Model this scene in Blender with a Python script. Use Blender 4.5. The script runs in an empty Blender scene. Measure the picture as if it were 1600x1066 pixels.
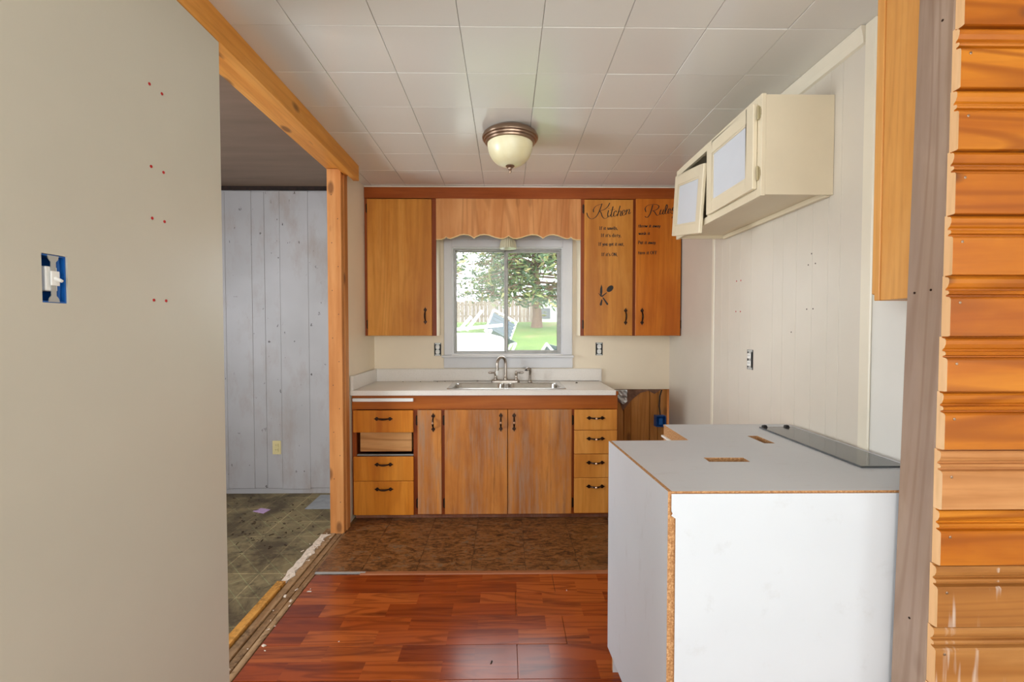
import bpy, bmesh, math, random
from mathutils import Vector, Matrix
random.seed(7)
R = math.radians
scene = bpy.context.scene
COL = scene.collection

# ------------------------------------------------------------------ camera, sky, light, exposure
cam_d = bpy.data.cameras.new('camera')
cam_d.sensor_width = 36.0
cam_d.lens = 711.0 / 1600.0 * 36.0
cam_d.clip_start = 0.02
cam_o = bpy.data.objects.new('camera', cam_d)
COL.objects.link(cam_o)
cam_o.location = (0, 0, 1.345)
cam_o.rotation_euler = (R(90 - 1.531), 0, R(-0.725))
scene.camera = cam_o

world = bpy.data.worlds.new('overcast_sky')
scene.world = world
world.use_nodes = True
bg = world.node_tree.nodes['Background']
bg.inputs['Color'].default_value = (0.93, 0.97, 1.0, 1)
bg.inputs['Strength'].default_value = 4.2

def area(name, loc, rot, sx, sy, power, color):
    l = bpy.data.lights.new(name, 'AREA')
    l.shape = 'RECTANGLE'
    l.size = sx
    l.size_y = sy
    l.energy = power
    l.color = color
    o = bpy.data.objects.new(name, l)
    COL.objects.link(o)
    o.location = loc
    o.rotation_euler = rot
    return o

# daylight through unseen windows behind the camera; side and laundry lights are added fill
area('daylight_rear_window', (1.1, -6.22, 1.4), (R(90), 0, 0), 3.4, 1.8, 74, (0.86, 0.94, 1.0))
area('side_fill_light', (3.12, -2.6, 1.45), (R(90), 0, R(90)), 2.0, 1.3, 34, (0.88, 0.95, 1.0))  # added fill for the left wall; no window known on this side
area('daylight_left_window', (-0.98, -0.55, 1.5), (R(90), 0, R(-90)), 1.5, 1.3, 27, (0.86, 0.94, 1.0))
area('laundry_fill_light', (-3.16, 1.55, 1.5), (R(90), 0, R(-90)), 1.1, 1.2, 60, (0.86, 0.94, 1.0))  # added fill for the kitchen's right side; no window known here

vs = scene.view_settings
vs.view_transform = 'Standard'
vs.look = 'None'
vs.gamma = 1.0
vs.use_curve_mapping = False
vs.exposure = 0.27

# ------------------------------------------------------------------ helpers
def srgb(r, g, b):
    def c(v):
        v /= 255.0
        return v / 12.92 if v <= 0.04045 else ((v + 0.055) / 1.055) ** 2.4
    return (c(r), c(g), c(b), 1.0)

class N:
    """small node-tree helper"""
    def __init__(self, name):
        self.m = bpy.data.materials.new(name)
        self.m.use_nodes = True
        self.t = self.m.node_tree
        self.b = self.t.nodes['Principled BSDF']
    def node(self, kind, **kw):
        n = self.t.nodes.new(kind)
        for k, v in kw.items():
            if k in n.inputs:
                n.inputs[k].default_value = v
            else:
                setattr(n, k, v)
        return n
    def link(self, a, b):
        self.t.links.new(a, b)
    def pos(self, scale=(1, 1, 1), loc=(0, 0, 0), rot=(0, 0, 0), rnd=0.0):
        g = self.node('ShaderNodeNewGeometry')
        src = g.outputs['Position']
        if rnd:
            oi = self.node('ShaderNodeObjectInfo')
            v = self.node('ShaderNodeVectorMath', operation='MULTIPLY_ADD')
            self.link(oi.outputs['Random'], v.inputs[0])
            v.inputs[1].default_value = (rnd, rnd * 1.7, rnd * 2.3)
            self.link(src, v.inputs[2])
            src = v.outputs[0]
        mp = self.node('ShaderNodeMapping')
        self.link(src, mp.inputs['Vector'])
        mp.inputs['Scale'].default_value = scale
        mp.inputs['Location'].default_value = loc
        mp.inputs['Rotation'].default_value = rot
        return mp.outputs['Vector']
    def noise(self, vec, scale, detail=4, rough=0.55, dist=0.0):
        n = self.node('ShaderNodeTexNoise')
        self.link(vec, n.inputs['Vector'])
        n.inputs['Scale'].default_value = scale
        n.inputs['Detail'].default_value = detail
        n.inputs['Roughness'].default_value = rough
        n.inputs['Distortion'].default_value = dist
        return n.outputs['Fac']
    def ramp(self, fac, stops, interp='LINEAR'):
        r = self.node('ShaderNodeValToRGB')
        r.color_ramp.interpolation = interp
        e = r.color_ramp.elements
        while len(e) < len(stops):
            e.new(0.5)
        for el, (p, c) in zip(e, stops):
            el.position = p
            el.color = c if len(c) == 4 else (*c, 1)
        self.link(fac, r.inputs['Fac'])
        return r.outputs['Color']
    def mask(self, fac, lo, hi):
        r = self.node('ShaderNodeMapRange')
        self.link(fac, r.inputs['Value'])
        r.inputs['From Min'].default_value = lo
        r.inputs['From Max'].default_value = hi
        return r.outputs['Result']
    def mix(self, fac, a, b, mode='MIX'):
        m = self.node('ShaderNodeMix', data_type='RGBA', blend_type=mode)
        for s, v in ((0, fac), (6, a), (7, b)):
            if hasattr(v, 'is_linked'):
                self.link(v, m.inputs[s])
            else:
                m.inputs[s].default_value = v
        return m.outputs[2]
    def mul(self, a, b):
        m = self.node('ShaderNodeMath', operation='MULTIPLY')
        for i, v in ((0, a), (1, b)):
            if hasattr(v, 'is_linked'):
                self.link(v, m.inputs[i])
            else:
                m.inputs[i].default_value = v
        return m.outputs[0]
    def bump(self, fac, strength=0.2, dist=0.002):
        b = self.node('ShaderNodeBump')
        self.link(fac, b.inputs['Height'])
        b.inputs['Strength'].default_value = strength
        b.inputs['Distance'].default_value = dist
        self.link(b.outputs['Normal'], self.b.inputs['Normal'])
    def col(self, c):
        if hasattr(c, 'is_linked'):
            self.link(c, self.b.inputs['Base Color'])
        else:
            self.b.inputs['Base Color'].default_value = c
    def set(self, rough=0.5, metal=0.0, **kw):
        self.b.inputs['Roughness'].default_value = rough
        self.b.inputs['Metallic'].default_value = metal
        for k, v in kw.items():
            self.b.inputs[k].default_value = v
        return self.m

def plain(name, c, rough=0.5, metal=0.0, var=0.06, vscale=6.0, bump=0.0, bscale=200, **kw):
    n = N(name)
    p = n.pos()
    f = n.noise(p, vscale, 5)
    lo = tuple(max(0, v * (1 - var)) for v in c[:3]) + (1,)
    hi = tuple(min(1, v * (1 + var)) for v in c[:3]) + (1,)
    n.col(n.ramp(f, [(0.3, lo), (0.7, hi)]))
    if bump:
        n.bump(n.noise(p, bscale, 2), bump, 0.001)
    return n.set(rough, metal, **kw)

def wood(name, dark, mid, light, axis='z', rough=0.42, knots=0.0, worn=0.0, worncol=(0.3, 0.25, 0.22, 1),
         rings=0.5, rnd=3.0, bump=0.05, drips=0.0, scale=1.0, coat=0.0, weather=0.0):
    n = N(name)
    st = {'x': (0.55, 7, 7), 'y': (7, 0.55, 7), 'z': (7, 7, 0.55)}[axis]
    st = tuple(v * scale for v in st)
    p = n.pos(st, rnd=rnd)
    base = n.noise(p, 1.0, 6, 0.55, 0.6)
    fine = n.noise(n.pos(tuple(v * 9 for v in st), rnd=rnd), 1.0, 4, 0.6)
    ringv = n.noise(p, 0.55, 2, 0.4, 0.3)
    w = n.node('ShaderNodeMath', operation='SINE')
    n.link(n.mul(ringv, 95.0), w.inputs[0])
    ring = n.mask(w.outputs[0], 0.25, 1.0)
    c = n.ramp(base, [(0.28, dark), (0.5, mid), (0.74, light)])
    dk = tuple(v * k_ for v, k_ in zip(mid[:3], (0.62, 0.52, 0.42))) + (1,)
    bl = n.noise(n.pos(tuple(2.2 if v > 1 else 0.9 for v in st), rnd=rnd), 2.4, 4, 0.6)
    c = n.mix(n.mul(n.mask(bl, 0.46, 0.72), 0.4), c, dark)
    c = n.mix(n.mul(n.mask(bl, 0.5, 0.3), 0.3), c, light)
    c = n.mix(n.mul(ring, rings * 0.8), c, dk)
    c = n.mix(n.mul(n.mask(fine, 0.52, 0.75), 0.35), c, dk)
    if knots:
        kst = {'x': (3.2, 7, 7), 'y': (7, 3.2, 7), 'z': (7, 7, 3.2)}[axis]
        v = n.node('ShaderNodeTexVoronoi')
        n.link(n.pos(kst, rnd=rnd), v.inputs['Vector'])
        v.inputs['Scale'].default_value = 1.0
        k = n.mask(v.outputs['Distance'], 0.17, 0.09)
        c = n.mix(n.mul(k, knots), c, (0.10, 0.032, 0.010, 1))
    if worn:
        wv = n.noise(n.pos((3.2, 3.2, 1.1), rnd=rnd), 1.6, 6, 0.65)
        ws_ = n.noise(n.pos((60, 60, 4), rnd=rnd), 1.0, 4, 0.6)
        c = n.mix(n.mul(n.mul(n.mask(wv, 0.42, 0.62), n.mask(ws_, 0.36, 0.6)), worn), c, worncol)
        c = n.mix(n.mul(n.mask(n.noise(n.pos((34, 34, 2.5), rnd=rnd), 1.0, 5, 0.7), 0.55, 0.72), 0.45), c, tuple(v * 0.5 for v in dark[:3]) + (1,))
    if weather:
        wv = n.noise(n.pos((6, 6, 0.8), rnd=rnd), 1.5, 5, 0.6)
        c = n.mix(n.mul(n.mask(wv, 0.4, 0.7), weather), c, worncol)
    if drips:
        dv = n.noise(n.pos((26, 26, 2.2)), 1.0, 3, 0.5)
        dd = n.noise(n.pos((5, 5, 5)), 1.0, 2)
        c = n.mix(n.mul(n.mul(n.mask(dv, 0.6, 0.68), n.mask(dd, 0.42, 0.6)), drips), c, (0.78, 0.74, 0.68, 1))
    n.col(c)
    n.bump(fine, bump, 0.001)
    m = n.set(rough, **{'Specular IOR Level': 0.25})
    if coat:
        n.b.inputs['Coat Weight'].default_value = coat * 0.4
        n.b.inputs['Coat Roughness'].default_value = 0.18
    return m

M = {}
def S(r, g, b): return srgb(r, g, b)
M['wall_beige'] = plain('beige_wall_paint', S(200, 194, 178), 0.34, var=0.03, vscale=2, bump=0.12, bscale=60)
M['wall_cream'] = plain('cream_wall_paint', S(232, 216, 190), 0.45, var=0.03, vscale=3)
M['wall_panel'] = plain('ivory_panel_paint', S(211, 201, 186), 0.36, var=0.03, vscale=3, bump=0.04, bscale=30)
M['wall_white'] = plain('white_wall_paint', S(226, 222, 214), 0.42, var=0.02)
M['trim_ivory'] = plain('ivory_trim_paint', S(228, 218, 198), 0.35, var=0.03)
M['cab_ivory'] = plain('ivory_cabinet_paint', S(229, 215, 187), 0.38, var=0.03)
M['cab_inner'] = plain('cabinet_inside_paint', S(120, 105, 85), 0.6)
M['panel_white'] = plain('white_door_panel', S(214, 217, 224), 0.45, var=0.02)
M['win_white'] = plain('white_window_paint', S(208, 206, 206), 0.33, var=0.03)
M['white_plain'] = plain('plain_rear_paint', S(215, 208, 196), 0.6, var=0.02)
M['plastic_white'] = plain('white_plastic', S(235, 233, 228), 0.35, var=0.02)
M['plastic_blue'] = plain('blue_plastic', S(20, 92, 170), 0.4, var=0.08)
M['plastic_red'] = plain('red_plastic', S(178, 24, 24), 0.4)
M['plastic_yellowed'] = plain('yellowed_plastic', S(206, 190, 140), 0.45)
M['black'] = plain('black_rubber', S(22, 20, 20), 0.6)
M['decal'] = plain('black_vinyl_lettering', S(26, 17, 12), 0.55)
M['bronze'] = plain('dark_bronze', S(58, 40, 30), 0.34, 0.85, var=0.25, vscale=60)
M['bronze_glint'] = plain('glint_bronze', S(214, 172, 140), 0.3, 0.3)  # coppery glint of the grips, put into the colour
M['steel'] = plain('brushed_steel', S(196, 192, 186), 0.24, 1.0, var=0.08, vscale=20)
M['nickel'] = plain('brushed_nickel', S(168, 158, 148), 0.26, 1.0, var=0.05)
M['zinc'] = plain('zinc_strap', S(182, 182, 178), 0.4, 0.4)
M['pewter'] = plain('warm_pewter', S(150, 126, 106), 0.32, 0.9, var=0.05)
M['brass_old'] = plain('painted_brass', S(190, 176, 140), 0.35, 0.5)
M['foil'] = plain('crumpled_foil', S(205, 205, 205), 0.35, 0.6, var=0.2, vscale=80)
M['paper_brown'] = plain('torn_brown_paper', S(122, 86, 66), 0.8, var=0.4, vscale=25)
M['paper_purple'] = plain('lavender_paper', S(182, 150, 190), 0.7, var=0.12, vscale=40)
M['edge_pale'] = plain('pale_cut_edge', S(232, 196, 140), 0.6)

# wood kinds
M['cab_door'] = wood('honey_plywood', S(172, 100, 32), S(204, 134, 54), S(222, 158, 78), 'z', 0.38, rings=0.32, coat=0.12, bump=0.03)
M['cab_door_deep'] = wood('amber_plywood', S(172, 86, 20), S(198, 110, 30), S(210, 128, 44), 'z', 0.36, rings=0.28, coat=0.15, bump=0.03)
M['cab_door_worn'] = wood('worn_plywood', S(150, 84, 32), S(190, 118, 52), S(212, 144, 74), 'z', 0.5, rings=0.4, worn=0.7, worncol=S(158, 130, 108), bump=0.08)
M['cab_drawer'] = wood('honey_drawer_front', S(190, 116, 44), S(214, 142, 62), S(226, 160, 82), 'z', 0.4, rings=0.2, bump=0.03)
M['cab_drawer_deep'] = wood('amber_drawer_front', S(176, 94, 22), S(204, 124, 36), S(216, 140, 52), 'z', 0.38, rings=0.25, bump=0.03)
M['cab_frame'] = wood('red_brown_frame', S(118, 50, 14), S(146, 68, 20), S(164, 84, 30), 'x', 0.4, rings=0.2, bump=0.03)
M['cab_frame_v'] = wood('red_brown_stile', S(110, 46, 14), S(136, 62, 20), S(154, 76, 28), 'z', 0.4, rings=0.2, bump=0.03)
M['rail_wood'] = wood('orange_rail', S(128, 62, 14), S(156, 80, 20), S(176, 98, 30), 'x', 0.4, rings=0.2, bump=0.03)
M['valance'] = wood('fir_valance', S(184, 112, 58), S(206, 138, 80), S(222, 160, 104), 'z', 0.45, rings=0.55, knots=0.25)
M['plywood_raw'] = wood('raw_fir_plywood', S(176, 116, 62), S(202, 146, 90), S(214, 166, 112), 'x', 0.7, rings=0.9)
M['pine_post'] = wood('new_pine_post', S(172, 106, 52), S(196, 130, 72), S(210, 152, 96), 'z', 0.6, rings=0.25, knots=0.7)
M['pine_beam'] = wood('varnished_pine_beam', S(196, 124, 48), S(220, 150, 68), S(232, 172, 96), 'y', 0.45, rings=0.3, knots=0.7)
M['grey_stud'] = wood('weathered_stud', S(130, 106, 86), S(166, 140, 120), S(186, 162, 142), 'z', 0.75, rings=0.6, knots=0.45, weather=0.35, worncol=S(160, 140, 134))
M['pine_board'] = wood('orange_pine', S(146, 70, 10), S(180, 102, 18), S(200, 126, 34), 'x', 0.42, rings=1.0, knots=0.95, coat=0.1, bump=0.03)
M['pine_pale'] = wood('bleached_pine', S(160, 102, 54), S(188, 130, 78), S(204, 152, 100), 'x', 0.5, rings=0.5, knots=0.4, drips=0.0)
M['pine_drip'] = wood('paint_spattered_pine', S(132, 80, 34), S(166, 108, 50), S(184, 130, 72), 'x', 0.5, rings=0.5, knots=0.5, drips=0.7)
M['pine_end'] = wood('pale_sawn_pine', S(222, 170, 116), S(238, 192, 142), S(244, 206, 162), 'z', 0.7, rings=0.1)
M['oak'] = wood('golden_oak', S(206, 138, 66), S(228, 164, 90), S(238, 182, 112), 'z', 0.42, rings=0.2, bump=0.05)
M['bare_plank'] = wood('bare_wall_plank', S(146, 88, 34), S(194, 128, 62), S(214, 156, 96), 'z', 0.6, rings=0.5, knots=0.5, rnd=5)
M['subfloor'] = wood('rotten_subfloor', S(110, 82, 56), S(166, 130, 92), S(196, 164, 126), 'y', 0.85, rings=0.9, worn=0.75, worncol=S(66, 48, 34), bump=0.3)
M['sill_orange'] = wood('orange_sill_strip', S(170, 112, 44), S(206, 144, 62), S(216, 160, 84), 'y', 0.7, rings=0.2, worn=0.6, worncol=S(92, 62, 34))
M['toe'] = wood('brown_toe_board', S(96, 50, 30), S(124, 72, 48), S(140, 92, 68), 'x', 0.6, worn=0.4, worncol=S(140, 112, 98))
M['reducer'] = wood('brown_reducer', S(136, 76, 44), S(160, 98, 62), S(176, 118, 82), 'x', 0.45)
M['fence'] = wood('grey_fence', S(120, 106, 96), S(150, 134, 122), S(170, 156, 144), 'z', 0.85)
M['bark'] = wood('bark', S(96, 76, 62), S(130, 106, 90), S(156, 132, 112), 'z', 0.9, bump=0.4)

# ceiling tile: glossy paint with a fine orange-peel relief
n = N('ceiling_tile_paint')
p = n.pos(rnd=0.0)
oi = n.node('ShaderNodeObjectInfo')
n.col(n.mix(n.mask(oi.outputs['Random'], 0, 1), S(222, 218, 211), S(226, 223, 216)))
n.bump(n.noise(n.pos(), 210, 3, 0.6), 0.13, 0.0012)
M['ceiling_tile'] = n.set(0.17, IOR=1.6)
n = N('laundry_ceiling_board')
p = n.pos((1, 1, 1))
n.col(n.ramp(n.noise(n.pos((1.5, 9, 2)), 1.0, 3), [(0.3, S(112, 92, 76)), (0.7, S(126, 104, 88))]))
M['ceiling_laundry'] = n.set(0.6)

# laminate: two printed strips per plank
n = N('cherry_laminate')
p = n.pos((1, 1, 1), loc=(0.13, -1.905 + 0.193 * 20, 0))
br = n.node('ShaderNodeTexBrick')
n.link(p, br.inputs['Vector'])
br.offset = 0.41
br.offset_frequency = 2
br.squash = 1.0
br.inputs['Color1'].default_value = (0.0, 0.0, 0.0, 1)
br.inputs['Color2'].default_value = (1, 1, 1, 1)
br.inputs['Mortar'].default_value = (0.5, 0.5, 0.5, 1)
br.inputs['Scale'].default_value = 1.0
br.inputs['Mortar Size'].default_value = 0.0
br.inputs['Bias'].default_value = 0.0
br.inputs['Brick Width'].default_value = 0.31
br.inputs['Row Height'].default_value = 0.0965
base = n.ramp(br.outputs['Color'], [(0.0, S(122, 46, 14)), (0.5, S(148, 62, 20)), (1.0, S(168, 82, 32))])
vm = n.node('ShaderNodeVectorMath', operation='MULTIPLY_ADD')
n.link(br.outputs['Color'], vm.inputs[0])
vm.inputs[1].default_value = (7, 3, 5)
n.link(n.pos((1.6, 17, 17)), vm.inputs[2])
g1 = n.noise(vm.outputs[0], 1.0, 5, 0.6, 0.9)
sn = n.node('ShaderNodeMath', operation='SINE')
n.link(n.mul(n.noise(vm.outputs[0], 0.5, 2, 0.4), 60.0), sn.inputs[0])
base = n.mix(n.mul(n.mask(g1, 0.48, 0.68), 0.75), base, S(84, 26, 8))
base = n.mix(n.mul(n.mask(sn.outputs[0], 0.3, 1.0), 0.45), base, S(88, 28, 8))
n.col(base)
n.bump(n.noise(n.pos(), 120, 2), 0.05, 0.0008)
M['laminate'] = n.set(0.19)

# mottled brown vinyl tile
n = N('mottled_brown_tile')
p = n.pos((1, 2.4, 1), rnd=4.0)
a = n.noise(p, 10, 10, 0.8, 1.0)
b = n.noise(p, 32, 8, 0.75)
c = n.ramp(a, [(0.36, S(40, 26, 14)), (0.45, S(92, 56, 28)), (0.53, S(140, 88, 44)), (0.62, S(112, 96, 76))])
c = n.mix(n.mul(n.mask(b, 0.5, 0.62), 0.75), c, S(30, 20, 12))
n.col(c)
n.bump(b, 0.1, 0.001)
M['tile_brown'] = n.set(0.42)

# old patterned sheet vinyl, dirty
n = N('old_patterned_vinyl')
p = n.pos((1, 1, 1))
br = n.node('ShaderNodeTexBrick')
n.link(p, br.inputs['Vector'])
br.offset = 0.0
br.inputs['Color1'].default_value = S(132, 116, 82)
br.inputs['Color2'].default_value = S(122, 106, 72)
br.inputs['Mortar'].default_value = S(170, 150, 108)
br.inputs['Scale'].default_value = 1.0
br.inputs['Mortar Size'].default_value = 0.003
br.inputs['Brick Width'].default_value = 0.23
br.inputs['Row Height'].default_value = 0.23
p2 = n.pos((1, 1, 1), rot=(0, 0, R(45)))
b2 = n.node('ShaderNodeTexBrick')
n.link(p2, b2.inputs['Vector'])
b2.offset = 0.0
b2.inputs['Color1'].default_value = (0, 0, 0, 1)
b2.inputs['Color2'].default_value = (0, 0, 0, 1)
b2.inputs['Mortar'].default_value = (1, 1, 1, 1)
b2.inputs['Scale'].default_value = 1.0
b2.inputs['Mortar Size'].default_value = 0.002
b2.inputs['Brick Width'].default_value = 0.1626
b2.inputs['Row Height'].default_value = 0.0813
mm = n.noise(p, 2.0, 1)
c = n.mix(n.mul(b2.outputs['Color'], 0.5), br.outputs['Color'], S(150, 158, 112))
d = n.noise(p, 3.0, 7, 0.7, 0.5)
c = n.mix(n.mul(n.mask(d, 0.42, 0.6), 0.85), c, S(62, 46, 26))
d2 = n.noise(p, 9.0, 6, 0.7)
c = n.mix(n.mul(n.mask(d2, 0.54, 0.66), 0.6), c, S(54, 40, 26))
n.col(c)
M['vinyl_old'] = n.set(0.6)
M['tile_grey'] = plain('grey_loose_tile', S(140, 142, 146), 0.5, var=0.15, vscale=20)
M['soil'] = plain('dark_debris', S(62, 46, 32), 0.9, var=0.4, vscale=60)
M['plaster'] = plain('plaster_crumbs', S(214, 196, 178), 0.9, var=0.15, vscale=60)

# scuffed laundry wall panelling
n = N('scuffed_panel_paint')
p = n.pos()
c = n.ramp(n.noise(p, 1.5, 3), [(0.3, S(158, 154, 154)), (0.7, S(174, 170, 172))])
sp = n.noise(n.pos((1, 1, 0.55)), 27, 3, 0.6)
ar = n.noise(p, 2.2, 3)
c = n.mix(n.mul(n.mul(n.mask(sp, 0.68, 0.71), n.mask(ar, 0.42, 0.56)), 0.95), c, S(44, 36, 32))
st = n.noise(n.pos((3, 3, 1.2)), 2.0, 5, 0.65)
c = n.mix(n.mul(n.mask(st, 0.5, 0.72), 0.5), c, S(142, 124, 110))
n.col(c)
M['wall_laundry'] = n.set(0.5)
M['blackish'] = plain('dark_ceiling_gap', S(36, 20, 14), 0.9, var=0.6, vscale=30)  # near-black mottled strip above the side-room panelling

# laminate worktop with a fine speckle
n = N('speckled_worktop')
p = n.pos()
c = n.ramp(n.noise(p, 3, 4), [(0.3, S(222, 214, 204)), (0.7, S(230, 223, 214))])
c = n.mix(n.mul(n.mask(n.noise(p, 260, 2), 0.6, 0.7), 0.45), c, S(170, 150, 134))
n.col(c)
M['worktop'] = n.set(0.32)

# melamine with faint grime, raw particle board
n = N('white_melamine')
p = n.pos((1, 1, 1))
c = n.ramp(n.noise(p, 1.6, 3), [(0.3, S(198, 201, 206)), (0.7, S(206, 209, 214))])
sc = n.noise(n.pos((2.4, 7, 2.4)), 3.2, 6, 0.7)
c = n.mix(n.mul(n.mask(sc, 0.58, 0.76), 0.22), c, S(150, 140, 130))
n.col(c)
M['melamine'] = n.set(0.42)
n = N('raw_particle_board')
p = n.pos()
n.col(n.ramp(n.noise(p, 190, 3, 0.7), [(0.3, S(140, 92, 52)), (0.5, S(176, 126, 78)), (0.7, S(214, 170, 122))]))
M['particle'] = n.set(0.85)
n = N('smoked_grey_glass')
p = n.pos()
n.col(n.ramp(n.noise(p, 9, 6, 0.7), [(0.35, S(66, 69, 70)), (0.65, S(92, 94, 94))]))
M['grey_glass'] = n.set(0.16)

# lamp glass
n = N('alabaster_glass')
p = n.pos()
n.col(n.ramp(n.noise(p, 8, 4), [(0.3, S(226, 214, 170)), (0.7, S(238, 230, 196))]))
n.b.inputs['Subsurface Weight'].default_value = 0.25
n.b.inputs['Subsurface Radius'].default_value = (0.02, 0.02, 0.015)
M['alabaster'] = n.set(0.32)
n = N('pressed_glass_shade')
n.col(S(238, 230, 200))
n.b.inputs['Transmission Weight'].default_value = 0.35
M['pressed_glass'] = n.set(0.25)

# window glass: thin pane, slightly dusty
def glass_mat(name, dust):
    n = N(name)
    t = n.t
    for nd in list(t.nodes):
        if nd.type == 'BSDF_PRINCIPLED':
            t.nodes.remove(nd)
    out = [x for x in t.nodes if x.type == 'OUTPUT_MATERIAL'][0]
    tr = t.nodes.new('ShaderNodeBsdfTransparent')
    gl = t.nodes.new('ShaderNodeBsdfGlossy')
    gl.inputs['Roughness'].default_value = 0.02
    df = t.nodes.new('ShaderNodeBsdfTranslucent')
    df.inputs['Color'].default_value = (0.9, 0.9, 0.9, 1)
    lw = t.nodes.new('ShaderNodeLayerWeight')
    lw.inputs['Blend'].default_value = 0.25
    m1 = t.nodes.new('ShaderNodeMixShader')
    m2 = t.nodes.new('ShaderNodeMixShader')
    m1.inputs[0].default_value = dust
    t.links.new(tr.outputs[0], m1.inputs[1])
    t.links.new(df.outputs[0], m1.inputs[2])
    ml = t.nodes.new('ShaderNodeMath')
    ml.operation = 'MULTIPLY'
    ml.inputs[1].default_value = 0.35
    t.links.new(lw.outputs['Fresnel'], ml.inputs[0])
    t.links.new(ml.outputs[0], m2.inputs[0])
    t.links.new(m1.outputs[0], m2.inputs[1])
    t.links.new(gl.outputs[0], m2.inputs[2])
    t.links.new(m2.outputs[0], out.inputs['Surface'])
    return n.m
M['glass_dusty'] = glass_mat('dusty_window_glass', 0.05)
M['glass_clear'] = glass_mat('clear_window_glass', 0.012)

# yard
n = N('lawn')
p = n.pos()
c = n.ramp(n.noise(p, 1.2, 6, 0.65), [(0.35, S(84, 112, 44)), (0.55, S(106, 132, 58)), (0.72, S(146, 132, 92))])
c = n.mix(n.mul(n.mask(n.noise(p, 14, 4), 0.5, 0.7), 0.4), c, S(70, 96, 38))
n.col(c)
n.bump(n.noise(p, 30, 3), 0.5, 0.03)
M['lawn'] = n.set(0.9)
n = N('pine_needles')
oi = n.node('ShaderNodeNewGeometry')
n.col(n.ramp(oi.outputs['Random Per Island'], [(0.0, S(60, 84, 60)), (0.5, S(92, 114, 74)), (0.85, S(132, 138, 86)), (1.0, S(168, 156, 104))]))
M['needles'] = n.set(0.8)
M['tarp'] = plain('white_tarp', S(240, 240, 240), 0.6, var=0.02)
M['mesh_grey'] = plain('grey_mesh_fabric', S(84, 96, 106), 0.7, var=0.2, vscale=40)
M['far_white'] = plain('far_white_siding', S(232, 230, 226), 0.7)
M['far_roof'] = plain('far_roof', S(150, 150, 152), 0.8)

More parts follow.
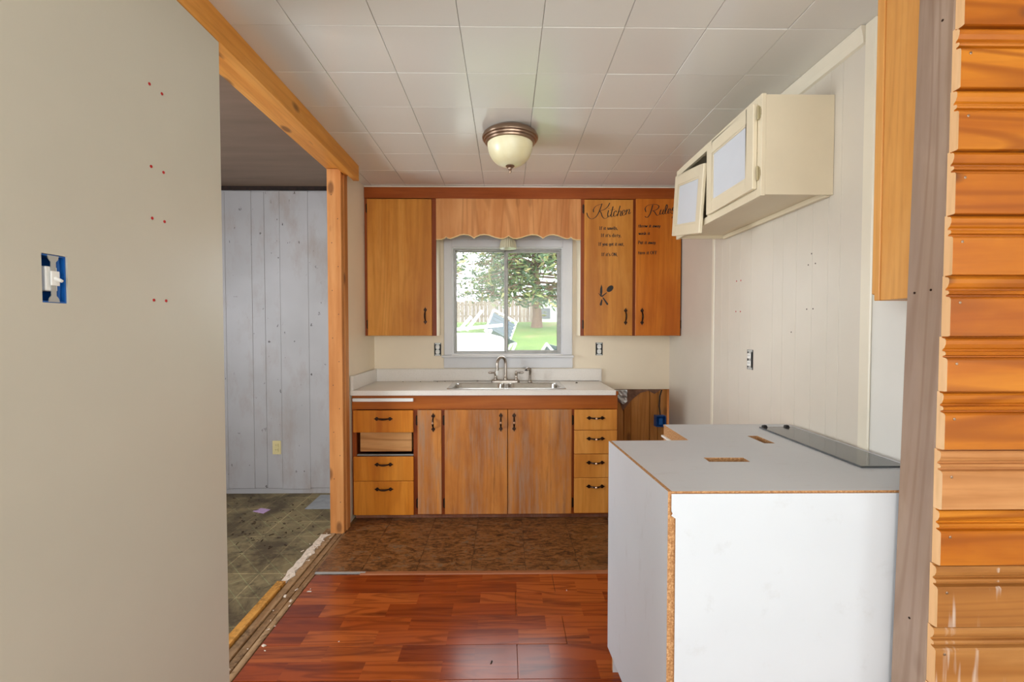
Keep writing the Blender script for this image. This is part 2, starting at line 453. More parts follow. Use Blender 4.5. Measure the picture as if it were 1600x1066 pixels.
# ------------------------------------------------------------------ mesh builder
class MB:
    def __init__(self):
        self.v = []
        self.f = []
        self.mi = []
        self.cur = 0
    def face(self, idx):
        self.f.append(tuple(idx))
        self.mi.append(self.cur)
    def add(self, verts, faces):
        o = len(self.v)
        self.v += [tuple(p) for p in verts]
        for f in faces:
            self.face([i + o for i in f])
        return self
    def box(self, x0, x1, y0, y1, z0, z1):
        return self.add([(x0, y0, z0), (x1, y0, z0), (x1, y1, z0), (x0, y1, z0), (x0, y0, z1), (x1, y0, z1), (x1, y1, z1), (x0, y1, z1)],
                        [(0, 3, 2, 1), (4, 5, 6, 7), (0, 1, 5, 4), (1, 2, 6, 5), (2, 3, 7, 6), (3, 0, 4, 7)])
    def prism(self, poly, axis, a, b):
        """poly: 2-D outline; axis: extrusion axis; outline is (x,z) for y, (x,y) for z, (y,z) for x"""
        def P(u, w, t):
            return {'x': (t, u, w), 'y': (u, t, w), 'z': (u, w, t)}[axis]
        k = len(poly)
        vs_ = [P(u, w, a) for u, w in poly] + [P(u, w, b) for u, w in poly]
        fs = [tuple(range(k)), tuple(range(2 * k - 1, k - 1, -1))]
        for i in range(k):
            j = (i + 1) % k
            fs.append((i, i + k, j + k, j))
        return self.add(vs_, fs)
    def lathe(self, c, prof, seg=24, axis='z', mod=None):
        o = []
        for r, h in prof:
            for s in range(seg):
                t = 2 * math.pi * s / seg
                rr = r * (1 + (mod(t) if mod else 0))
                a, b = rr * math.cos(t), rr * math.sin(t)
                o.append({'z': (c[0] + a, c[1] + b, c[2] + h), 'y': (c[0] + a, c[1] + h, c[2] + b), 'x': (c[0] + h, c[1] + a, c[2] + b)}[axis])
        fs = []
        for i in range(len(prof) - 1):
            for s in range(seg):
                t = (s + 1) % seg
                fs.append((i * seg + s, i * seg + t, (i + 1) * seg + t, (i + 1) * seg + s))
        fs.append(tuple(range(seg - 1, -1, -1)))
        fs.append(tuple((len(prof) - 1) * seg + s for s in range(seg)))
        return self.add(o, fs)
    def tube(self, pts, rad, seg=10, closed_ends=True):
        pts = [Vector(p) for p in pts]
        k = len(pts)
        if not isinstance(rad, (list, tuple)):
            rad = [rad] * k
        o = []
        prev = None
        for i, p in enumerate(pts):
            d = (pts[min(i + 1, k - 1)] - pts[max(i - 1, 0)]).normalized()
            if prev is None:
                a = Vector((0, 0, 1)) if abs(d.z) < 0.9 else Vector((1, 0, 0))
                u = d.cross(a).normalized()
            else:
                u = (prev - d * prev.dot(d)).normalized()
            prev = u
            w = d.cross(u)
            for s in range(seg):
                t = 2 * math.pi * s / seg
                o.append(p + (u * math.cos(t) + w * math.sin(t)) * rad[i])
        fs = []
        for i in range(k - 1):
            for s in range(seg):
                t = (s + 1) % seg
                fs.append((i * seg + s, i * seg + t, (i + 1) * seg + t, (i + 1) * seg + s))
        if closed_ends:
            fs.append(tuple(range(seg - 1, -1, -1)))
            fs.append(tuple((k - 1) * seg + s for s in range(seg)))
        return self.add(o, fs)
    def loft(self, loops, cap_end=True):
        o = []
        k = len(loops[0])
        for l in loops:
            o += l
        fs = []
        for i in range(len(loops) - 1):
            for s in range(k):
                t = (s + 1) % k
                fs.append((i * k + s, i * k + t, (i + 1) * k + t, (i + 1) * k + s))
        if cap_end:
            fs.append(tuple((len(loops) - 1) * k + s for s in range(k)))
        return self.add(o, fs)
    def plate(self, outer, holes, z0, z1):
        """horizontal board with holes; edges get material 1"""
        bm = bmesh.new()
        es = []
        for loop in [outer] + holes:
            vv = [bm.verts.new((x, y, z1)) for x, y in loop]
            for i in range(len(vv)):
                es.append(bm.edges.new((vv[i], vv[(i + 1) % len(vv)])))
        bmesh.ops.triangle_fill(bm, use_beauty=True, edges=es)
        bm.verts.index_update()
        o = len(self.v)
        top = [v.co.copy() for v in bm.verts]
        k = len(top)
        self.v += [tuple(c) for c in top] + [(c.x, c.y, z0) for c in top]
        for f in bm.faces:
            ids = [v.index for v in f.verts]
            if f.normal.z < 0:
                ids = ids[::-1]
            self.face([o + i for i in ids])
            self.face([o + k + i for i in ids[::-1]])
        keep = self.cur
        self.cur = 1
        for e in bm.edges:
            if len(e.link_faces) == 1:
                a, b = e.verts[0].index, e.verts[1].index
                self.face([o + a, o + b, o + k + b, o + k + a])
        self.cur = keep
        bm.free()
        return self
    def mesh(self, name, mats, origin=(0, 0, 0), bevel=0.0, smooth=False, segs=1, edges_by_normal=None):
        me = bpy.data.meshes.new(name)
        ox, oy, oz = origin
        me.from_pydata([(a - ox, b - oy, c - oz) for a, b, c in self.v], [], self.f)
        for m in mats:
            me.materials.append(m)
        bm = bmesh.new()
        bm.from_mesh(me)
        bm.faces.ensure_lookup_table()
        for f, mi in zip(bm.faces, self.mi):
            f.material_index = mi
        bmesh.ops.remove_doubles(bm, verts=bm.verts, dist=1e-6)
        bmesh.ops.recalc_face_normals(bm, faces=bm.faces)
        if edges_by_normal is not None:
            for f in bm.faces:
                f.material_index = 0 if abs(f.normal[edges_by_normal]) > 0.7 else 1
        if bevel:
            es = [e for e in bm.edges if len(e.link_faces) == 2 and e.calc_face_angle(0) > R(28)]
            bmesh.ops.bevel(bm, geom=es, offset=bevel, segments=segs, affect='EDGES', clamp_overlap=True, profile=0.5)
        if smooth:
            for f in bm.faces:
                f.smooth = True
            for e in bm.edges:
                if len(e.link_faces) == 2 and e.calc_face_angle(0) > R(38):
                    e.smooth = False
        bm.to_mesh(me)
        bm.free()
        return me
    def build(self, name, mat, parent=None, bevel=0.0, smooth=False, segs=1, origin=None, edges_by_normal=None):
        mats = mat if isinstance(mat, (list, tuple)) else [mat]
        org = origin if origin is not None else (wloc(parent) if parent else (0, 0, 0))
        o = bpy.data.objects.new(name, self.mesh(name, mats, org, bevel, smooth, segs, edges_by_normal))
        COL.objects.link(o)
        if parent:
            o.parent = parent
            pl = wloc(parent)
            o.location = tuple(a - b for a, b in zip(org, pl))
        else:
            o.location = org
        return o

def wloc(o):
    x, y, z = 0.0, 0.0, 0.0
    while o is not None:
        x += o.location[0]
        y += o.location[1]
        z += o.location[2]
        o = o.parent
    return (x, y, z)

def empty(name, loc, label=None, cat=None, group=None):
    o = bpy.data.objects.new(name, None)
    o.empty_display_size = 0.05
    COL.objects.link(o)
    o.location = loc
    return tag(o, label, cat, group)

def tag(o, label=None, cat=None, group=None, kind=None):
    if label: o['label'] = label
    if cat: o['category'] = cat
    if group: o['group'] = group
    if kind: o['kind'] = kind
    return o

def struct(o, label=None):
    o['kind'] = 'structure'
    if label: o['label'] = label
    return o

def B(x0, x1, y0, y1, z0, z1):
    return MB().box(x0, x1, y0, y1, z0, z1)

def share(src, name, parent, loc):
    o = bpy.data.objects.new(name, src.data if hasattr(src, 'data') else src)
    COL.objects.link(o)
    o.parent = parent
    pl = wloc(parent) if parent else (0, 0, 0)
    o.location = tuple(a - b for a, b in zip(loc, pl))
    return o

BW = 3.77          # kitchen back wall
XL, XR = -1.09, 1.36
PX = 1.30          # panelled right wall
ZC = 2.44

# ------------------------------------------------------------------ structure: floors
floor = struct(MB().box(-1.05, 3.3, -6.4, BW + 0.1, -0.13, -0.012).box(-1.165, -1.05, 3.092, BW + 0.1, -0.13, -0.012).build('floor', M['subfloor']), 'floor of red laminate planks and brown tiles')
# laminate planks
joints = {0: 0.045, 1: 0.26, 2: 0.046, 3: 0.25}
edges_y = [1.905 + 0.193 * k for k in range(-12, 4)]
for k in range(-7, 3):
    y0 = 1.905 + 0.193 * k
    y1 = min(y0 + 0.193, 2.466)
    row = k + 1
    j = {0: 0.045, 1: 0.26, 2: 0.046, 3: 0.25}.get(row, 0.2 + 0.31 * (k % 3))
    xs = [-1.045, j]
    x = j
    while x < 3.2:
        x = min(x + 1.2, 3.2)
        xs.append(x)
    g = 0.0008
    for a, b in zip(xs[:-1], xs[1:]):
        if a > 1.35 and y0 > 1.1:
            continue
        if y0 > 1.1:
            b = min(b, 1.35)
        dz = random.uniform(-0.0006, 0.0006)
        B(a + g, b - g, y0 + g, y1 - g, -0.011, dz).build('laminate_plank', M['laminate'], floor, bevel=0.0009)
B(-1.045, 3.2, -6.28, 0.552, -0.011, 0.004).build('bounce_floor', plain('beige_bounce', S(206, 198, 184), 0.95, var=0.1, vscale=80), floor)  # pale floor added out of view to bounce light up to the ceiling
# brown vinyl tiles in front of the sink
xs = [-1.06, -0.807, -0.502, -0.197, 0.108, 0.413, 0.718, 1.023, 1.35]
for ya, yb in ((2.492, 3.10), (3.10, 3.42)):
    for a, b in zip(xs[:-1], xs[1:]):
        B(a + 0.0008, b - 0.0008, ya + 0.0008, yb - 0.0008, -0.011, -0.001).build('vinyl_tile', M['tile_brown'], floor, bevel=0.001)
mb = MB().prism([(2.459, 0.0), (2.462, 0.006), (2.488, 0.005), (2.496, 0.0)], 'x', -0.80, 1.30)
struct(mb.build('trim_1', M['reducer']), 'brown reducer strip between laminate and tile')
struct(B(-1.05, -0.775, 2.472, 2.486, 0.0, 0.006).build('trim_2', M['zinc']), 'short grey metal strip at laminate edge')
# exposed subfloor between the rooms
sill = struct(B(-1.225, -1.05, 1.50, 3.09, -0.10, -0.020).build('trim_3', M['subfloor']), 'exposed rough subfloor where a wall was removed')
for i, (a, b) in enumerate(((-1.17, -1.128), (-1.124, -1.088), (-1.084, -1.052))):
    B(a, b, 1.5, 3.085 if i != 1 else 3.02, -0.02, -0.006 - 0.003 * (i % 2)).build('sill_plank', M['subfloor'], sill, bevel=0.003)
B(-1.222, -1.174, 1.62, 2.405, -0.02, 0.004).build('sill_strip', M['sill_orange'], sill, bevel=0.004)
lf = struct(B(-3.4, -1.226, -0.2, BW + 0.1, -0.13, -0.025).build('floor_laundry', M['vinyl_old']), 'dirty olive patterned vinyl floor')

# ------------------------------------------------------------------ ceilings
ceil = struct(MB().box(-1.03, 3.3, -6.4, BW + 0.1, ZC + 0.011, ZC + 0.12).box(-1.165, -1.03, 3.101, BW + 0.1, ZC + 0.011, ZC + 0.12).build('ceiling', M['ceiling_tile']), 'ceiling of off-white square tiles')
cols = [-1.03, -0.767, -0.4675, -0.168, 0.1315, 0.4315, 0.7315, 1.0315, 1.36]
rows = [0.776 + 0.3012 * k for k in range(10)] + [BW]
cache = {}
for i in range(len(cols) - 1):
    for k in range(len(rows) - 1):
        w, d = cols[i + 1] - cols[i], rows[k + 1] - rows[k]
        key = (round(w, 3), round(d, 3))
        if key not in cache:
            cache[key] = B(0.0008, w - 0.0008, 0.0008, d - 0.0008, 0, 0.0105).mesh('ceiling_tile', [M['ceiling_tile']], bevel=0.0018)
        o = bpy.data.objects.new('ceiling_tile', cache[key])
        COL.objects.link(o)
        o.parent = ceil
        o.location = (cols[i], rows[k], ZC + random.uniform(-0.0004, 0.0008))
        o.rotation_euler = (random.uniform(-0.0015, 0.0015), random.uniform(-0.0015, 0.0015), 0)
B(-1.089, -1.031, 3.102, BW, ZC, ZC + 0.0105).build('ceiling_tile', M['ceiling_tile'], ceil)
B(-1.03, 3.25, -6.3, 0.774, ZC, ZC + 0.0105).build('ceiling_panel', M['white_plain'], ceil)
struct(B(-3.4, -1.17, -0.2, BW + 0.1, 2.51, 2.62).build('ceiling_laundry', M['ceiling_laundry']), 'dark boarded ceiling of the side room')
# beam of two boards over the removed wall
beam = empty('ceiling_beam', (-1.0, 1.3, 2.337), 'varnished pine beam along the ceiling over the opening', 'beam')
B(-1.028, -0.99, -6.15, 3.10, 2.338, ZC).build('board', M['pine_beam'], beam, bevel=0.002)
B(-1.172, -1.030, 1.618, 3.09, 2.385, 2.515).build('board', M['pine_beam'], beam, bevel=0.002)
B(-1.065, -1.0285, 1.618, 3.05, 2.356, 2.3845).build('board', M['pine_beam'], beam, bevel=0.002)

# ------------------------------------------------------------------ walls
# near left wall with a cut-out for the switch box
hy0, hy1, hz0, hz1 = 0.991, 1.049, 1.402, 1.508
mb = MB()
xa, xb = -1.105, -0.995
mb.box(xa, xb, -6.2, -1.3, 0, 2.337).box(xa, xb, 0.2, hy0, 0, 2.337).box(xa, xb, -1.3, 0.2, 0, 0.85).box(xa, xb, -1.3, 0.2, 2.15, 2.337).box(xa, xb, hy1, 1.615, 0, 2.337).box(xa, xb, hy0, hy1, 0, hz0).box(xa, xb, hy0, hy1, hz1, 2.337)
struct(mb.build('wall_left', M['wall_beige']), 'beige painted wall at the left')
struct(B(-1.165, XL, 3.095, BW + 0.1, -0.02, 2.505).build('wall_stub', M['wall_cream']), 'short cream wall beside the sink cabinet')
struct(B(-1.093, -1.0905, 3.095, 3.112, 0, 2.43).build('trim_4', M['trim_ivory']))
# kitchen back wall with window opening; lower right part is bare planks
WX0, WX1, WZ0, WZ1 = -0.445, 0.465, 1.130, 2.015
mb = MB()
mb.box(-1.165, WX0, BW, BW + 0.12, 0.842, 2.52).box(WX1, 1.46, BW, BW + 0.12, 0.842, 2.52)
mb.box(WX0, WX1, BW, BW + 0.12, 0.842, WZ0).box(WX0, WX1, BW, BW + 0.12, WZ1, 2.52)
mb.box(-1.165, 0.75, BW, BW + 0.12, 0, 0.842)
wb = struct(mb.build('wall_back', M['wall_cream']), 'cream kitchen back wall with a window')
struct(B(0.75, 1.46, BW + 0.05, BW + 0.12, -0.01, 0.842).build('wall_back_stripped', M['bare_plank']), 'stripped lower part of the back wall showing bare planks')
ws = bpy.data.objects['wall_back_stripped']
px_ = [0.752, 0.868, 0.985, 1.045, 1.205, 1.275, 1.355]
for a, b in zip(px_[:-1], px_[1:]):
    d = random.uniform(0.0, 0.012)
    B(a + 0.002, b - 0.002, BW + 0.014 + d, BW + 0.05, 0.0, 0.838).build('plank', M['bare_plank'], ws, bevel=0.003)
# torn paper hanging at the top of the stripped part
mb = MB()
prof = [(0.80, 0.842), (1.30, 0.842), (1.24, 0.80), (1.19, 0.828), (1.12, 0.81), (1.06, 0.76), (1.02, 0.72), (0.975, 0.66), (0.955, 0.72), (0.90, 0.76), (0.86, 0.80)]
mb.prism(prof, 'y', BW + 0.006, BW + 0.0135)
mb.build('torn_paper', M['paper_brown'], ws)
# far right wall and panelled right wall
struct(B(XR, XR + 0.1, 2.83, BW, 0, ZC + 0.08).build('wall_right_far', M['wall_panel']), 'plain ivory wall beside the end of the wall cabinets')
wr = struct(B(PX + 0.008, PX + 0.1, 1.192, 2.83, 0, ZC + 0.08).build('wall_right', M['wall_panel']), 'ivory grooved panel wall at the right')
gy = [2.83, 2.735, 2.64, 2.52, 2.41, 2.21, 2.13, 2.03, 1.925, 1.83, 1.765, 1.655]
for a, b in zip(gy[1:], gy[:-1]):
    B(PX, PX + 0.0079, a + 0.0005, b - 0.0005, 0.0, ZC).build('panel_strip', M['wall_panel'], wr, bevel=0.0007)
B(PX, PX + 0.0079, 1.192, 1.6545, 0, ZC).build('panel_strip', M['wall_white'], wr)
struct(B(PX - 0.004, PX + 0.02, 2.831, 2.862, 0, ZC).build('trim_5', M['trim_ivory'], bevel=0.003), 'ivory corner strip on the right wall')
struct(B(PX - 0.0095, PX - 0.0002, 1.60, 1.65, 0.0, ZC).build('trim_6', M['trim_ivory'], bevel=0.004), 'ivory vertical batten on the right wall')
mb = MB().prism([(PX - 0.0005, 2.374), (PX - 0.012, 2.378), (PX - 0.014, 2.40), (PX - 0.022, 2.432), (PX - 0.022, ZC - 0.001), (PX - 0.0005, ZC - 0.001)], 'y', 1.652, 2.86)
struct(mb.build('trim_7', M['trim_ivory']), 'ivory moulding where right wall meets ceiling')
# partition with pine boards at the right
struct(B(1.12, 3.25, 1.0905, 1.19, 0, ZC).build('wall_partition', M['white_plain']), 'partition wall faced with varnished pine boards')
wp = bpy.data.objects['wall_partition']
tops = [2.38, 2.231, 2.081, 1.931, 1.782, 1.626, 1.477, 1.326, 1.189, 1.044, 0.893, 0.752, 0.595, 0.445, 0.297, 0.149]
KP = 1.09 / 1.13
tops = [1.345 + (z - 1.345) * KP for z in tops] + [0.004]
mats = ['pine_board'] * 8 + ['pine_board', 'pine_pale', 'pine_board', 'pine_drip', 'pine_drip', 'pine_drip', 'pine_drip', 'pine_drip']
tops_full = tops
prof_rel = [(0.0, 0.016), (0.003, 0.015), (0.0045, 0.008), (0.009, 0.005), (0.018, 0.0055), (0.027, 0.009), (0.031, 0.0135), (0.0345, 0.0140), (0.036, 0.007), (0.040, 0.0045),
            (0.044, 0.006), (0.0465, 0.0125), (0.0495, 0.0125), (0.052, 0.003), (0.056, 0.0), (0.985, 0.0), (0.995, 0.004), (0.9985, 0.016)]
for i in range(len(tops) - 1):
    zt, zb = tops[i], tops[i + 1]
    h = zt - zb
    pts = []
    for a, d in prof_rel:
        z = zt - a if a < 0.1 else zt - a * h
        pts.append((1.068 + d, z - 0.0004))
    pts += [(1.0900, zb), (1.0900, zt - 0.0008)]
    x0 = 1.0355 + 0.0193 * ((zt + zb) / 2 - 0.49) + random.uniform(-0.003, 0.003)
    mb = MB()
    mb.prism(pts, 'x', x0, 2.4)
    bd = mb.build('pine_plank', [M[mats[i]], M['pine_end']], wp, origin=(x0, 1.07, zb))
    for f in bd.data.polygons:
        if abs(f.normal.x) > 0.9:
            f.material_index = 1
    MB().lathe((x0 + 0.022, 1.0679, zt - 0.065), [(0.0034, 0.0), (0.0034, -0.0008), (0.002, -0.0012)], 8, 'y').build('nail_head', M['pewter'], bd)
B(1.072, 2.4, 1.068, 1.09, 2.345, 2.4385).build('pine_plank', M['pine_board'], wp)
# weathered stud
stud = MB().box(0, 0.038, 0, 0.099, 0, 2.435).build('stud', M['grey_stud'], origin=(0, 0, 0), bevel=0.003)
tag(stud, 'weathered grey-brown stud at the cut end of the pine-boarded wall', 'stud')
stud.location = (1.0275, 1.0905, 0.0)
stud.rotation_euler = (0, math.atan(0.0193), 0)
for y, z in ((0.030, 1.442), (0.075, 1.438), (0.03, 2.1), (0.05, 0.6)):
    s = MB().lathe((0, y, z), [(0.003, 0.0), (0.003, -0.001), (0.0015, -0.0014)], 8, 'x').build('screw_head', M['bronze'], None)
    s.parent = stud
# post of new pine at the end of the stub wall
post = empty('post', (-1.11, 3.04, 0), 'new pine post holding the beam beside the sink cabinet', 'post')
B(-1.164, -1.072, 2.99, 3.028, -0.02, 2.383).build('board', M['pine_post'], post, bevel=0.003)
B(-1.15, -1.066, 3.029, 3.094, -0.02, 2.383).build('board', M['pine_post'], post, bevel=0.003)
for k in range(14):
    z = 0.2 + k * 0.155
    MB().lathe((-1.095 - 0.04 * (k % 2), 2.99, z), [(0.003, 0.0), (0.003, -0.0006), (0.0015, -0.0009)], 8, 'y').build('nail_head', M['black'], post)
# laundry room shell
wl = struct(B(-3.4, -1.166, BW + 0.008, BW + 0.12, -0.05, 2.505).build('wall_laundry_back', M['wall_laundry']), 'scuffed grey panelled wall of the side room')
gx = [-3.2, -2.98, -2.76, -2.53, -2.30, -2.085, -1.98, -1.855, -1.625, -1.41, -1.17]
for a, b in zip(gx[:-1], gx[1:]):
    g = 0.0005 if a != -2.085 else 0.0012
    B(a + g, b - g, BW, BW + 0.0079, 0.012 + random.uniform(0, 0.012), 2.468 + random.uniform(-0.006, 0.004)).build('panel_strip', M['wall_laundry'], wl, bevel=0.0012)
struct(B(-3.3, -1.172, BW - 0.002, BW + 0.006, 2.475, 2.509).build('trim_8', M['blackish']), 'dark charred gap above the grey panelling')
struct(MB().box(-3.4, -3.2, -0.2, 1.0, -0.02, 2.51).box(-3.4, -3.2, 2.1, BW, -0.02, 2.51).box(-3.4, -3.2, 1.0, 2.1, -0.02, 0.9).box(-3.4, -3.2, 1.0, 2.1, 2.1, 2.51).build('wall_laundry_left', M['wall_laundry']))
struct(B(-3.2, -1.106, 0.22, 0.32, -0.02, 2.51).build('wall_laundry_front', M['wall_laundry']))
# rest of the room behind the camera
mb = MB().box(-1.105, -0.6, -6.4, -6.28, 0, 2.45).box(2.8, 3.3, -6.4, -6.28, 0, 2.45).box(-0.6, 2.8, -6.4, -6.28, 0, 0.5).box(-0.6, 2.8, -6.4, -6.28, 2.3, 2.45)
struct(mb.build('wall_rear', M['white_plain']))
mb = MB().box(3.18, 3.3, -6.28, -3.6, 0, 2.45).box(3.18, 3.3, -1.6, 1.205, 0, 2.45).box(3.18, 3.3, -3.6, -1.6, 0, 0.8).box(3.18, 3.3, -3.6, -1.6, 2.1, 2.45)
struct(mb.build('wall_side', M['white_plain']))

# ------------------------------------------------------------------ kitchen window
win = struct(empty('window_1', (0.01, BW, 1.13)), 'white sliding kitchen window over the sink')
yo = BW - 0.018
B(-0.512, -0.4451, yo, BW - 0.0005, 1.128, 2.078).build('casing', M['win_white'], win, bevel=0.003)
B(0.4651, 0.546, yo, BW - 0.0005, 1.128, 2.078).build('casing', M['win_white'], win, bevel=0.003)
B(-0.512, 0.546, yo - 0.002, BW - 0.0005, 2.0785, 2.16).build('casing', M['win_white'], win, bevel=0.003)
B(-0.445, 0.465, yo, BW - 0.0005, 2.0151, 2.0780).build('casing', M['win_white'], win, bevel=0.002)
B(-0.528, 0.556, BW - 0.045, BW - 0.0005, 1.108, 1.1275).build('sill', M['win_white'], win, bevel=0.004)
B(-0.515, 0.55, BW - 0.016, BW - 0.0005, 1.022, 1.1075).build('apron', M['win_white'], win, bevel=0.002)
# jamb lining
mb = MB().box(WX0, WX0 + 0.008, BW, BW + 0.119, WZ0, WZ1).box(WX1 - 0.008, WX1, BW, BW + 0.119, WZ0, WZ1)
mb.box(WX0 + 0.008, WX1 - 0.008, BW, BW + 0.119, WZ1 - 0.008, WZ1).box(WX0 + 0.008, WX1 - 0.008, BW, BW + 0.119, WZ0, WZ0 + 0.008)
mb.build('jamb', M['win_white'], win)
al = plain('window_aluminium', S(150, 146, 140), 0.38, 0.35, var=0.15, vscale=30)
def frame_rect(x0, x1, z0, z1, y0, y1, w, wt=None, wb_=None):
    wt = wt or w
    wb_ = wb_ or w
    return MB().box(x0, x0 + w, y0, y1, z0, z1).box(x1 - w, x1, y0, y1, z0, z1).box(x0 + w, x1 - w, y0, y1, z1 - wt, z1).box(x0 + w, x1 - w, y0, y1, z0, z0 + wb_)
frame_rect(-0.437, 0.457, 1.138, 2.007, BW + 0.035, BW + 0.1, 0.012).build('frame', al, win, bevel=0.001)
s1 = frame_rect(-0.424, 0.008, 1.151, 1.994, BW + 0.07, BW + 0.085, 0.007, 0.006, 0.006).build('fixed_sash', al, win, bevel=0.001)
B(-0.018, 0.006, BW + 0.062, BW + 0.0699, 1.151, 1.994).build('stile', al, s1, bevel=0.002)
B(-0.4165, 0.0005, BW + 0.076, BW + 0.079, 1.1575, 1.9875).build('pane', M['glass_dusty'], s1)
s2 = frame_rect(-0.004, 0.444, 1.151, 1.994, BW + 0.04, BW + 0.060, 0.018, 0.016, 0.016).build('sliding_sash', al, win, bevel=0.002)
B(0.0145, 0.4255, BW + 0.048, BW + 0.051, 1.1675, 1.9775).build('pane', M['glass_clear'], s2)
B(0.008, 0.012, BW + 0.034, BW + 0.0399, 1.85, 1.92).build('latch', M['bronze'], s2, bevel=0.001)

# ------------------------------------------------------------------ cabinet hardware
def handle_mesh():
    mb = MB()
    pts, rad = [], []
    for k in range(9):
        t = -1 + 2 * k / 8
        pts.append((0, -0.004 - 0.022 * (1 - t * t) ** 0.8, t * 0.036))
        rad.append(0.0046 + 0.0024 * (1 - t * t))
    mb.tube(pts, rad, 8)
    for s in (-1, 1):
        c = s * 0.046
        out = [(0, c + s * 0.022), (0.0045, c + s * 0.012), (0.0130, c + s * 0.003), (0.0115, c - s * 0.005), (0.005, c - s * 0.011), (-0.005, c - s * 0.011),
               (-0.0115, c - s * 0.005), (-0.0130, c + s * 0.003), (-0.0045, c + s * 0.012)]
        mb.prism(out, 'y', -0.0045, 0.0)
        mb.lathe((0, -0.0045, c + s * 0.001), [(0.004, 0.0), (0.0036, -0.0015), (0.002, -0.0022)], 8, 'y')
    return mb.mesh('handle', [M['bronze']], smooth=True)
HM = handle_mesh()
GM = MB().tube([(0, -0.0235 - 0.0045, -0.007), (0, -0.0252 - 0.0045, 0), (0, -0.0235 - 0.0045, 0.007)], [0.004, 0.0078, 0.004], 8).mesh('grip_glint', [M['bronze_glint']], smooth=True)  # bright bead standing for the highlight on each grip
def handle(parent, x, y, z, horiz=False):
    o = share(HM, 'handle', parent, (x, y, z))
    if horiz:
        o.rotation_euler = (0, R(90), 0)
    return o
def hinge_mesh():
    mb = MB()
    mb.box(-0.008, 0.008, -0.002, 0, -0.03, 0.03)
    mb.tube([(0.006, -0.005, -0.026), (0.006, -0.005, 0.026)], 0.0038, 8)
    mb.prism([(-0.006, 0.03), (0.006, 0.03), (0.0, 0.038)], 'y', -0.002, 0)
    mb.prism([(-0.006, -0.03), (0.006, -0.03), (0.0, -0.038)], 'y', -0.002, 0)
    return mb.mesh('hinge', [M['bronze']])
HG = hinge_mesh()
def hinge(parent, x, y, z, flip=False):
    o = share(HG, 'hinge', parent, (x, y, z))
    if flip:
        o.rotation_euler = (0, R(180), 0)
    return o

# ------------------------------------------------------------------ base cabinet
BY = 3.20      # face of the frame
base = empty('base_cabinet', (-0.15, 3.4, 0), 'worn honey-coloured sink base cabinet with doors and drawers', 'cabinet')
FT, FB = 0.880, 0.028
mb = MB()
mb.box(-1.085, -1.065, BY + 0.02, 3.755, FB, FT).box(0.768, 0.786, BY + 0.02, 3.755, FB, FT).box(-1.065, 0.768, BY + 0.02, 3.755, FB, FB + 0.018)
mb.box(-1.065, 0.768, 3.745, 3.755, FB + 0.018, FT)
mb.build('carcass', M['cab_frame_v'], base)
# frame pieces
B(-1.085, 0.788, BY, BY + 0.02, 0.778, FT).build('top_rail', M['rail_wood'], base, bevel=0.001)
B(-1.062, 0.76, BY, BY + 0.02, FB, FB + 0.022).build('bottom_rail', M['cab_frame'], base, bevel=0.001)
for a, b in ((-1.085, -1.055), (-0.655, -0.618), (-0.462, -0.415), (0.452, 0.488), (0.762, 0.788)):
    B(a, b, BY, BY + 0.0199, FB + 0.0221 if -1.06 < a < 0.7 else FB, 0.7779).build('stile', M['cab_frame_v'], base, bevel=0.001)
B(-1.07, 0.775, BY + 0.012, BY + 0.03, 0.0, FB - 0.0005).build('toe_board', M['toe'], base, bevel=0.002)
FY0, FY1 = BY - 0.019, BY - 0.0008
def front(name, x0, x1, z0, z1, mat, bev=0.004):
    return B(x0, x1, FY0, FY1, z0, z1).build(name, mat, base, bevel=bev, segs=2)
# left drawers, the second one without its front
d = front('drawer', -1.072, -0.652, 0.618, 0.774, M['cab_drawer_deep']); handle(d, -0.86, FY0, 0.715, True)
d = front('drawer', -1.072, -0.652, 0.275, 0.447, M['cab_drawer_deep']); handle(d, -0.86, FY0, 0.393, True)
d = front('drawer', -1.072, -0.652, 0.032, 0.2725, M['cab_drawer_deep']); handle(d, -0.86, FY0, 0.218, True)
db = MB().box(-1.036, -0.672, BY + 0.022, BY + 0.034, 0.474, 0.614).box(-1.036, -1.024, BY + 0.034, BY + 0.45, 0.48, 0.60).box(-0.684, -0.672, BY + 0.034, BY + 0.45, 0.48, 0.60)
db.box(-1.024, -0.684, BY + 0.034, BY + 0.45, 0.48, 0.487)
db = db.build('drawer_box', M['plywood_raw'], base, bevel=0.001)
db['label'] = 'raw plywood drawer box missing its front'
B(-1.054, -0.656, BY + 0.005, BY + 0.03, 0.449, 0.4555).build('drawer_runner', M['zinc'], base, bevel=0.001)
# narrow door and sink doors
d = front('door', -0.623, -0.455, 0.037, 0.776, M['cab_door_worn']); handle(d, -0.512, FY0, 0.688)
share(GM, 'grip_glint', d, (-0.512, FY0, 0.688))
d = front('door', -0.433, 0.0085, 0.036, 0.777, M['cab_door_worn']); handle(d, -0.038, FY0, 0.69)
share(GM, 'grip_glint', d, (-0.038, FY0, 0.69))
d = front('door', 0.0125, 0.462, 0.036, 0.778, M['cab_door_worn']); handle(d, 0.055, FY0, 0.69)
share(GM, 'grip_glint', d, (0.055, FY0, 0.69))
for z in (0.11, 0.70):
    hinge(base, -0.6300, BY, z)
    hinge(base, -0.440, BY, z)
    hinge(base, 0.470, BY, z, True)
# right drawers
for z0, z1 in ((0.632, 0.776), (0.462, 0.6295), (0.2925, 0.4595), (0.040, 0.290)):
    d = front('drawer', 0.480, 0.782, z0, z1, M['cab_drawer'])
    handle(d, 0.630, FY0, z1 - 0.058, True)
    g_ = share(GM, 'grip_glint', d, (0.630, FY0, z1 - 0.058))
    g_.rotation_euler = (0, R(90), 0)
B(0.770, 0.789, BY - 0.018, BY - 0.0005, 0.8805, 0.905).build('end_block', M['rail_wood'], base, bevel=0.001)
